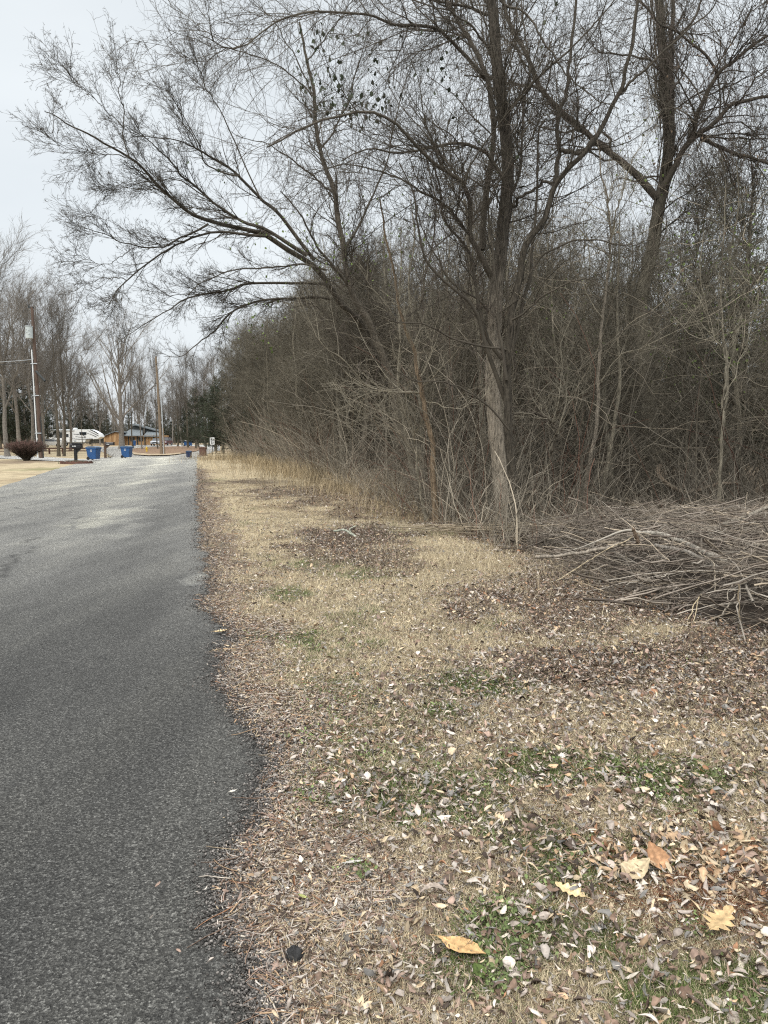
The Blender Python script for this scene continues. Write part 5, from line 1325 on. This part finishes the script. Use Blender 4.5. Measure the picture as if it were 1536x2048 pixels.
# --- fifth wheel camper
def camper():
    Yd = 150.0; p = at(155, 892, Yd); z0 = float(terr(0, Yd)); root = empty('camper_trailer', (p[0], Yd, z0), .06); tag(root, 'long white fifth wheel camper with dark swooping stripes', 'camper')
    u = Yd / F
    L0, L1 = -8.5, 5.4; zt = 3.45; zb = .75
    prof = [(L0, zb), (2.0, zb), (2.2, 1.35), (4.6, 1.45), (5.3, 1.9), (5.0, 2.5), (4.0, 3.15), (3.2, zt), (L0, zt)]
    MB().prism(prof, -1.2, 1.2).build('body', M_WHITE, root, bevel=.05)
    MB().prism([(3.25, zt - .02), (4.05, 3.12), (4.95, 2.5), (4.7, 2.45), (3.9, 2.95), (3.1, 3.3)], -1.215, -1.205).build('front_cap_stripe', M_FASC, root)
    for (x0, x1, z0_, z1_) in ((1.0, 2.3, 2.35, 2.85), (-1.75, -1.35, 1.9, 2.45), (-3.9, -2.6, 1.75, 2.8), (-5.6, -4.7, 1.9, 2.6)):
        f = MB().box(x0 - .06, x1 + .06, -1.225, -1.205, z0_ - .06, z1_ + .06).build('window', M_FASC, root, bevel=.004); MB().box(x0, x1, -1.24, -1.227, z0_, z1_).build('pane', M_GLASS, f)
    for pts in ([(-1.2, 1.75), (.2, 1.45), (1.5, 1.42), (3.6, 1.5)], [(.1, 2.0), (1.0, 1.85), (2.0, 1.75), (2.1, 1.95), (1.6, 2.3)], [(-.3, 2.45), (.3, 2.4), (.8, 2.45)], [(2.4, 2.7), (3.3, 2.4), (4.4, 1.9)], [(-4.5, 1.2), (-3, 1.1), (-1.6, 1.0)], [(2.7, 3.2), (3.6, 2.75), (4.8, 2.1)]):
        P = resample([(x, -1.215, z) for x, z in pts], 12); V, f, C = tubes(P[None], np.linspace(.03, .07, 12)[None], 5, np.array([.5, .5, .5])); o = np_mesh('swoosh_stripe', V, f, flat_mat('stripe_grey', (.06, .065, .08), .5), C); o.parent = root
    MB().cyl((L0 + .4, -1.32, 3.25), .09, 8.0, 'x', 10).build('awning', M_GALV, root)
    MB().box(-1.0, 0, -.5, .5, zt + .03, zt + .35, ).build('air_conditioner', M_WHITE, root, bevel=.05)
    for x in (-2.9, -1.95):
        w = MB().cyl((x, -1.2, .40), .40, .3, 'y', 18).build('wheel', M_RUB, root); MB().cyl((x, -1.23, .40), .2, .04, 'y', 12).build('rim', M_GALV, w)
    MB().box(3.2, 3.35, -.9, -.75, 0, 1.4).build('landing_leg', M_FASC, root); MB().box(-.6, .2, -1.22, -1.205, .85, 1.2).build('hatch', M_GALV, root)
    MB().box(-.9, -.25, -1.23, -1.206, .8, 2.6).build('door', M_WHITE, root)
camper()

# --- cars
def car(label, px, Yd, rz, paint, kind='suv', z=None, s=1.0, name='parked_car'):
    p = at(px, 889, Yd); z0 = float(terr(0, Yd)) + .07; root = empty(name, (p[0], Yd, z0), rz); tag(root, label, 'car'); root.scale = (s, s, s)
    H = 1.75 if kind == 'suv' else 1.48
    pr = [(-2.3, .35), (2.3, .35), (2.35, .75), (2.1, .98), (1.1, 1.08), (.45, H - .04), (-1.6, H), (-2.15, 1.15), (-2.35, 1.0)]
    # body below belt line, cabin narrower
    MB().prism([(-2.3, .32), (2.3, .32), (2.38, .72), (2.15, .95), (1.05, 1.05), (-2.2, 1.08), (-2.38, .9)], -.92, .92).build('body', paint, root, bevel=.06)
    MB().poly([(-2.1, -.86, 1.05), (1.0, -.86, 1.05), (1.0, .86, 1.05), (-2.1, .86, 1.05), (-1.75, -.7, H), (.35, -.7, H), (.35, .7, H), (-1.75, .7, H)],
              [(0, 3, 2, 1), (4, 5, 6, 7), (0, 1, 5, 4), (1, 2, 6, 5), (2, 3, 7, 6), (3, 0, 4, 7)]).build('cabin', M_GLASS, root, bevel=.04)
    MB().box(-1.78, .38, -.72, .72, H - .03, H + .04).build('roof', paint, root, bevel=.02)
    for x in (-1.4, 1.4):
        for y in (-.95, .75):
            w = MB().cyl((x, y, .34), .34, .2, 'y', 18).build('wheel', M_RUB, root); MB().cyl((x, y - .01 if y < 0 else y + .19, .34), .19, .02, 'y', 12).build('rim', M_GALV, w)
    ml = flat_mat('lamp_glass', (.75, .76, .78), .2); mr_ = flat_mat('tail_red', (.3, .02, .02), .3)
    for y in (-.85, .55):
        MB().box(2.30, 2.40, y, y + .3, .66, .82).build('headlight', ml, root, bevel=.01); MB().box(-2.41, -2.33, y, y + .3, .75, .95).build('tail_light', mr_, root)
    MB().box(2.33, 2.41, -.45, .45, .48, .72).build('grille', M_BLACK, root); MB().box(2.36, 2.42, -.25, .25, .36, .46).build('number_plate', M_WHITE, root)
    return root
M_MAR = flat_mat('maroon_paint', (.09, .02, .03), .3, .1, 2); M_SIL = flat_mat('silver_paint', (.35, .37, .40), .3, .1, 2, metal=.3); M_CRM = flat_mat('white_car_paint', (.70, .70, .66), .35, .05, 2)
car('silver car parked nose out beside the cabin, left of the pole', 314, 150, -1.45, M_SIL, 'sedan')
car('dark maroon sport utility vehicle parked right of the silver car', 331, 152, -1.55, M_MAR)
car('white car parked in front of the camper behind the twin trunks', 101, 130, .25, M_CRM, 'sedan')

# --- cabin with wings
def cabin():
    Yd = 160.0; u = Yd / F; z0 = float(terr(0, Yd)); p = at(226, 890, Yd); root = empty('log_cabin', (p[0], Yd, z0), 0); tag(root, 'timber clad cabin with blue grey roofs and a plank gable end', 'cabin')
    w = 2.05; hw = 1.95
    MB().prism([(-w, 0), (w, 0), (w, 2.45), (.9, 3.0), (-w, 1.95)][:5], 0, 7).build('plank_wall', M_PLANK, root)
    # low pitched gable: roof slab
    MB().prism([(-w - .35, 1.85), (-w - .35, 2.0), (.6, 3.15), (2.3, 2.95), (2.3, 2.8), (.6, 3.0)], -.4, 7.4).build('gable_roof', M_ROOF, root)
    MB().box(-w - .1, -w, -.02, .1, 0, 1.9).build('corner_post', M_FASC, root)
    # long wing to the right
    x0, x1 = 2.05, 10.2
    MB().box(x0 + .02, x1, 1.5, 8, 0, 2.3).build('wing_wall', M_PLANK, root)
    QF = [(0, 3, 2, 1), (4, 5, 6, 7), (0, 1, 5, 4), (1, 2, 6, 5), (2, 3, 7, 6), (3, 0, 4, 7)]
    def slab(pts, t, nm): MB().poly(pts + [(p_[0], p_[1], p_[2] + t) for p_ in pts], QF).build(nm, M_ROOF, root)
    slab([(1.6, .7, 2.05), (6.5, .7, 2.05), (5.0, 5.0, 3.3), (2.2, 5.0, 3.55)], .14, 'upper_roof')
    slab([(6.55, .9, 1.95), (10.6, .9, 1.95), (8.6, 5, 2.9), (6.1, 5, 3.0)], .14, 'side_roof')
    MB().prism([(2.6, 2.4), (8.0, 2.4), (8.0, 3.1), (3.2, 4.5), (2.6, 4.3)], 5.05, 8.5).build('clerestory_wall', M_FASC, root)
    slab([(2.7, 4.6, 4.75), (8.6, 4.6, 3.15), (8.6, 9, 3.15), (2.7, 9, 4.75)], .22, 'high_roof')
    for x in (2.9, 4.9, 6.6, 8.6): MB().box(x, x + .2, 1.3, 1.49, 0, 2.28).build('porch_post', M_FASC, root)
    for (a, b) in ((3.4, 4.4), (5.3, 6.2)):
        f = MB().box(a, b, 1.44, 1.49, .9, 1.8).build('window', M_FASC, root); MB().box(a + .08, b - .08, 1.42, 1.438, .98, 1.72).build('pane', M_GLASS, f)
    d = MB().box(7.2, 8.1, 1.44, 1.49, .05, 2.05).build('door', M_PLANK, root); MB().box(7.25, 7.33, 1.40, 1.438, .95, 1.05).build('handle', M_GALV, d)
cabin()

# --- rail fence at left
def fence():
    Yd = 84.0; a = at(-40, 900, Yd); c = at(178, 900, Yd + 4); z0 = .05
    root = empty('rail_fence', (a[0], a[1], z0)); tag(root, 'low dark brown rail fence behind the driveway and trunks', 'fence')
    n = 9; wm = flat_mat('fence_brown', (.10, .05, .038), .9, .3, 4)
    d = c - a
    for i in range(n):
        q = d * i / (n - 1); MB().box(q[0] - .08, q[0] + .08, q[1] - .08, q[1] + .08, 0, .72).build('post', wm, root)
    L = d[0]
    for z in (.30, .58):
        MB().poly([(0, -.1, z), (d[0], d[1] - .1, z), (d[0], d[1] - .04, z), (0, -.04, z), (0, -.1, z + .13), (d[0], d[1] - .1, z + .13), (d[0], d[1] - .04, z + .13), (0, -.04, z + .13)], [(0, 3, 2, 1), (4, 5, 6, 7), (0, 1, 5, 4), (1, 2, 6, 5), (2, 3, 7, 6), (3, 0, 4, 7)]).build('rail', wm, root)
fence()

# ------------------------------------------------------------------ background trees
BL = [dict(n=170, tlo=.1, thi=1, lo=1.5, hi=4.6, ang=.45, segs=7, wig=.10, up=.04, rs=.5, rmin=.014, rmax=.04, lenbias=.35),
      dict(n=1100, tlo=.1, thi=1, lo=.8, hi=2.6, ang=.5, segs=5, wig=.13, up=.05, rs=.6, rmin=.010, rmax=.018),
      dict(n=2700, tlo=.1, thi=1, lo=.4, hi=1.4, ang=.55, segs=3, wig=.15, up=.05, rs=.6, rmin=.008, rmax=.010)]
BL2 = [dict(b, n=int(b['n'] * .6)) for b in BL]
GC = np.array([.20, .18, .155])
bg = [proto('tall_tree', 17, .22, 3, BL, GC * 1.05, GC * .85, seed=81, low=.22, upb=.015, nl=10, lang=.58, llo=.35, lhi=.6, limbr=.55),
      proto('tall_tree', 14, .18, 3, BL, GC, GC * .8, seed=82, low=.15, upb=.02, nl=11, lang=.62, llo=.35, lhi=.62, limbr=.5),
      proto('tall_tree', 15, .22, 3, BL2, DKB * 1.4, GC * .7, seed=83, low=.35, upb=.08, nl=14, lang=.6, llo=.25, lhi=.45),
      proto('fan_tree', 15, .42, 3, BL, GC * 1.15, GC * 1.15, seed=84, low=.10, upb=.02, nl=24, lang=.55, llo=.5, lhi=.8, limbr=.45, lean=.08)]
def bgt(i, px, pbase, ptop, Yd, label, group=None, H=(17, 14, 15, 15), rz=None, w=1.0):
    p = at(px, 884, Yd); top = at(px, ptop, Yd)[2]; z = float(terr(0, Yd)); s = (top - z) / (H[i] * 1.08)
    dup(bg[i], (p[0], Yd, z - .05), (g.random() * 6.28) if rz is None else rz, (s * w, s * w, s), label, 'tree', group, used)
bgt(3, 243, 896, 655, 118, 'wide fan shaped pale bare tree in front of the cabin', w=.92)
bgt(0, 14, 910, 485, 72, 'tallest bare tree at the left edge of the photo, with a double grey trunk')
bgt(2, 116, 914, 600, 74, 'left one of two close dark trunks standing before the camper', w=.8)
bgt(2, 127, 914, 625, 75, 'right one of two close dark trunks standing before the camper', w=.7)
bgt(1, 284, 897, 690, 112, 'slim dark tree between the cabin and the brown utility pole', w=.5)
bgt(2, 376, 894, 700, 126, 'thin tree on the island in front of the two far blue bins', w=.7)
bgt(2, 397, 894, 720, 127, 'thin tree with a few brown leaves right of the far blue bins', w=.7)
bgt(2, 266, 896, 700, 122, 'thin tree by the blue bin at the cabin wall', w=.5)
bgt(2, 315, 896, 700, 116, 'thin grey trunk just left of the brown utility pole', w=.5)
bgt(2, 165, 896, 730, 120, 'slender trunk crossing the middle of the camper', w=.4)
for (i, px, pt, Yd) in [(1, -30, 520, 80), (0, 38, 560, 95), (1, 62, 575, 90), (0, 88, 590, 100), (1, 140, 660, 104), (0, -70, 500, 76), (1, 125, 640, 118), (0, 50, 620, 125)]:
    bgt(i, px, 900, pt, Yd, 'bare upright tree in the tall stand behind the left pole', 'tall bare trees behind the left pole')
for (i, px, pt, Yd) in [(1, 200, 760, 170), (0, 290, 740, 165), (1, 320, 765, 170), (0, 345, 750, 160), (1, 365, 740, 150), (1, 395, 730, 150), (2, 355, 760, 140), (0, 410, 720, 140), (1, 430, 700, 130)]:
    bgt(i, px, 896, pt, Yd, 'bare tree in the row behind the cabin and road end', 'bare trees behind the cabin')
for (px, Yd, ptop, i) in [(180, 175, 785, 1), (165, 172, 800, 0), (200, 178, 808, 1), (140, 170, 790, 1), (40, 125, 740, 0), (60, 130, 760, 1), (20, 120, 730, 1), (95, 140, 770, 0), (215, 185, 820, 1), (392, 118, 775, 1), (375, 140, 800, 0), (412, 110, 785, 0), (350, 170, 800, 1), (0, 118, 740, 0), (430, 100, 750, 1), (300, 200, 820, 0), (260, 200, 815, 1), (325, 195, 810, 0), (446, 88, 740, 0)]:
    p = at(px, 884, Yd); top = at(px, ptop, Yd)[2]; z = float(terr(0, Yd)); H = (7.5, 9.0, 5.0)[i]; s = (top - z) / H
    dup(cedar[i], (p[0], Yd, z - .1), g.random() * 6.28, (s * 1.1, s * 1.1, s), 'dark evergreen tree standing behind the houses and road end', 'tree', 'evergreens in the background', used)

# distant wood, one mass
def distant():
    A = Acc(); g = np.random.default_rng(303); n = 900
    ang = np.radians(-48 + 100 * g.random(n)); rad = 215 + 70 * g.random(n)
    x = np.sin(ang) * rad; y = np.cos(ang) * rad; H = 10 + 6 * g.random(n)
    t = np.linspace(0, 1, 6)[None, :, None]
    P = np.stack([x, y, terr(x, y)], -1)[:, None, :] + t * np.stack([g.normal(size=n) * .8, 0 * H, H], -1)[:, None, :]
    R = (.22 * (.6 + .8 * g.random(n)))[:, None] * np.linspace(1, .2, 6)[None]
    A.add(*tubes(P, R, 5, GC))
    Q, RQ, _ = grow(P, R, n * 9, .2, 1, 2, 5.5, .6, 5, .12, .12, rs=.4, rmin=.04, rmax=.09, g=g); A.add(*tubes(Q, RQ, 3, GC * (.7 + .6 * g.random((len(Q), 1)))))
    Q2, RQ2, _ = grow(Q, RQ, n * 60, .1, 1, .8, 2.8, .6, 3, .15, .08, rs=.5, rmin=.028, rmax=.04, g=g); A.add(*tubes(Q2, RQ2, 3, GC * (.7 + .7 * g.random((len(Q2), 1)))))
    # understorey
    m = 26000; ang = np.radians(-48 + 100 * g.random(m)); rad = 205 + 60 * g.random(m); x = np.sin(ang) * rad; y = np.cos(ang) * rad; h = 1 + 5 * g.random(m) ** 1.5
    P0 = np.stack([x, y, terr(x, y)], -1); d = np.stack([g.normal(size=m) * .9, g.normal(size=m) * .9, h], -1)
    A.add(*tubes(np.stack([P0, P0 + d * .5 + g.normal(size=(m, 3)) * .15, P0 + d], 1), np.tile([.07, .06, .04], (m, 1)), 3, np.array([.085, .08, .065]) * (.6 + .8 * g.random((m, 1)))))
    tag(A.build('distant_wood', M_TWIG), 'far bare woodland closing off the view behind the houses', 'woodland', kind='stuff')
    # deep wood behind the right-hand thicket
    A = Acc(); n = 700
    y = 48 + 60 * g.random(n); x = xwood(y) + 8 + 70 * g.random(n); H = 5.5 + 4.0 * g.random(n)
    P = np.stack([x, y, terr(x, y)], -1)[:, None, :] + t * np.stack([g.normal(size=n) * .8, 0 * H, H], -1)[:, None, :]
    R = (.11 * (.5 + .9 * g.random(n)))[:, None] * np.linspace(1, .2, 6)[None]; A.add(*tubes(P, R, 5, MDB * .6))
    Q, RQ, _ = grow(P, R, n * 8, .12, 1, 1.2, 4, .7, 5, .15, .08, rs=.4, rmin=.02, rmax=.04, g=g); A.add(*tubes(Q, RQ, 3, MDB * .6 * (.6 + .6 * g.random((len(Q), 1)))))
    Q2, RQ2, _ = grow(Q, RQ, n * 45, .1, 1, .6, 2, .7, 3, .2, .05, rs=.5, rmin=.012, rmax=.018, g=g); A.add(*tubes(Q2, RQ2, 3, MDB * .6 * (.6 + .7 * g.random((len(Q2), 1)))))
    m = 16000; y = 36 + 50 * g.random(m); x = xwood(y) + 5 + 55 * g.random(m); h = 1 + 5 * g.random(m) ** 1.3; P0 = np.stack([x, y, terr(x, y)], -1); d = np.stack([g.normal(size=m) * .8, g.normal(size=m) * .8, h], -1)
    A.add(*tubes(np.stack([P0, P0 + d * .5 + g.normal(size=(m, 3)) * .15, P0 + d], 1), np.tile([.02, .018, .012], (m, 1)), 3, np.array([.055, .05, .037]) * (.6 + .8 * g.random((m, 1)))))
    tag(A.build('deep_wood', M_TWIG), 'deep interior of the bare wood behind the thicket', 'woodland', kind='stuff')
distant()

# ------------------------------------------------------------------ world, sun, camera
W = bpy.data.worlds.new('World'); SC.world = W; W.use_nodes = True
nt = W.node_tree; nt.nodes.clear()
out = nt.nodes.new('ShaderNodeOutputWorld'); bgN = nt.nodes.new('ShaderNodeBackground')
sky = nt.nodes.new('ShaderNodeTexSky'); sky.sky_type = 'NISHITA'; sky.sun_disc = False
SUN_EL, SUN_ROT = math.radians(48), math.radians(200)
sky.sun_elevation = SUN_EL; sky.sun_rotation = SUN_ROT; sky.dust_density = 3.0
geo = nt.nodes.new('ShaderNodeTexCoord'); sepz = nt.nodes.new('ShaderNodeSeparateXYZ'); nt.links.new(geo.outputs['Generated'], sepz.inputs[0])
rp = ramp(nt, [(0.0, (.88, .92, .945)), (.06, (.87, .92, .95)), (.28, (.86, .92, .96)), (.5, (.87, .925, .96)), (.68, (1.9, 1.93, 1.95)), (1.0, (3.2, 3.2, 3.18))])
nt.links.new(sepz.outputs['Z'], rp.inputs[0])
cn = nt.nodes.new('ShaderNodeTexNoise'); cn.inputs['Scale'].default_value = 1.6; cn.inputs['Detail'].default_value = 5; cn.inputs['Roughness'].default_value = .5
mp = nt.nodes.new('ShaderNodeMapping'); mp.inputs['Scale'].default_value = (1, 1, 3); nt.links.new(geo.outputs['Generated'], mp.inputs[0]); nt.links.new(mp.outputs[0], cn.inputs['Vector'])
cr = ramp(nt, [(.3, (.90, .91, .925)), (.7, (1.07, 1.065, 1.06))]); nt.links.new(cn.outputs['Fac'], cr.inputs[0])
cl = mix(nt, rp.outputs[0], cr.outputs[0], 1.0, 'MULTIPLY')
skm = nt.nodes.new('ShaderNodeVectorMath'); skm.operation = 'SCALE'; skm.inputs['Scale'].default_value = .07; nt.links.new(sky.outputs[0], skm.inputs[0])
fin = mix(nt, cl, skm.outputs[0], .06)
nt.links.new(fin, bgN.inputs[0]); bgN.inputs[1].default_value = 1.0; nt.links.new(bgN.outputs[0], out.inputs[0])

sl = bpy.data.lights.new('sun', 'SUN'); sl.energy = 2.1; sl.angle = math.radians(25); sl.color = (1.0, .965, .91)
so = bpy.data.objects.new('sun', sl); COL.objects.link(so)
# light comes from behind-right of the camera, high
az = math.radians(200); dvec = Vector((math.sin(az) * math.cos(SUN_EL), math.cos(az) * math.cos(SUN_EL), math.sin(SUN_EL)))
so.rotation_euler = dvec.to_track_quat('Z', 'Y').to_euler(); so.location = (0, 0, 30)

cd = bpy.data.cameras.new('camera'); cam = bpy.data.objects.new('camera', cd); COL.objects.link(cam)
cd.sensor_fit = 'VERTICAL'; cd.sensor_height = 36.0; cd.lens = 36.0 * F / 2048.0; cd.clip_start = .05; cd.clip_end = 3000
cam.location = (0, 0, CAMH); cam.rotation_euler = (PI / 2 - PITCH, 0, 0); SC.camera = cam
SC.view_settings.view_transform = 'Standard'; SC.view_settings.look = 'None'; SC.view_settings.exposure = 0; SC.view_settings.gamma = 1
SC.render.resolution_x = 768; SC.render.resolution_y = 1024
try:
    SC.cycles.max_bounces = 5; SC.cycles.diffuse_bounces = 3; SC.cycles.glossy_bounces = 2; SC.cycles.use_denoising = False
    SC.cycles.pixel_filter_type = 'BLACKMAN_HARRIS'; SC.cycles.filter_width = 1.2
except Exception: pass
print('verts', sum(len(o.data.vertices) for o in bpy.data.objects if o.type == 'MESH' and o.data.users == 1))
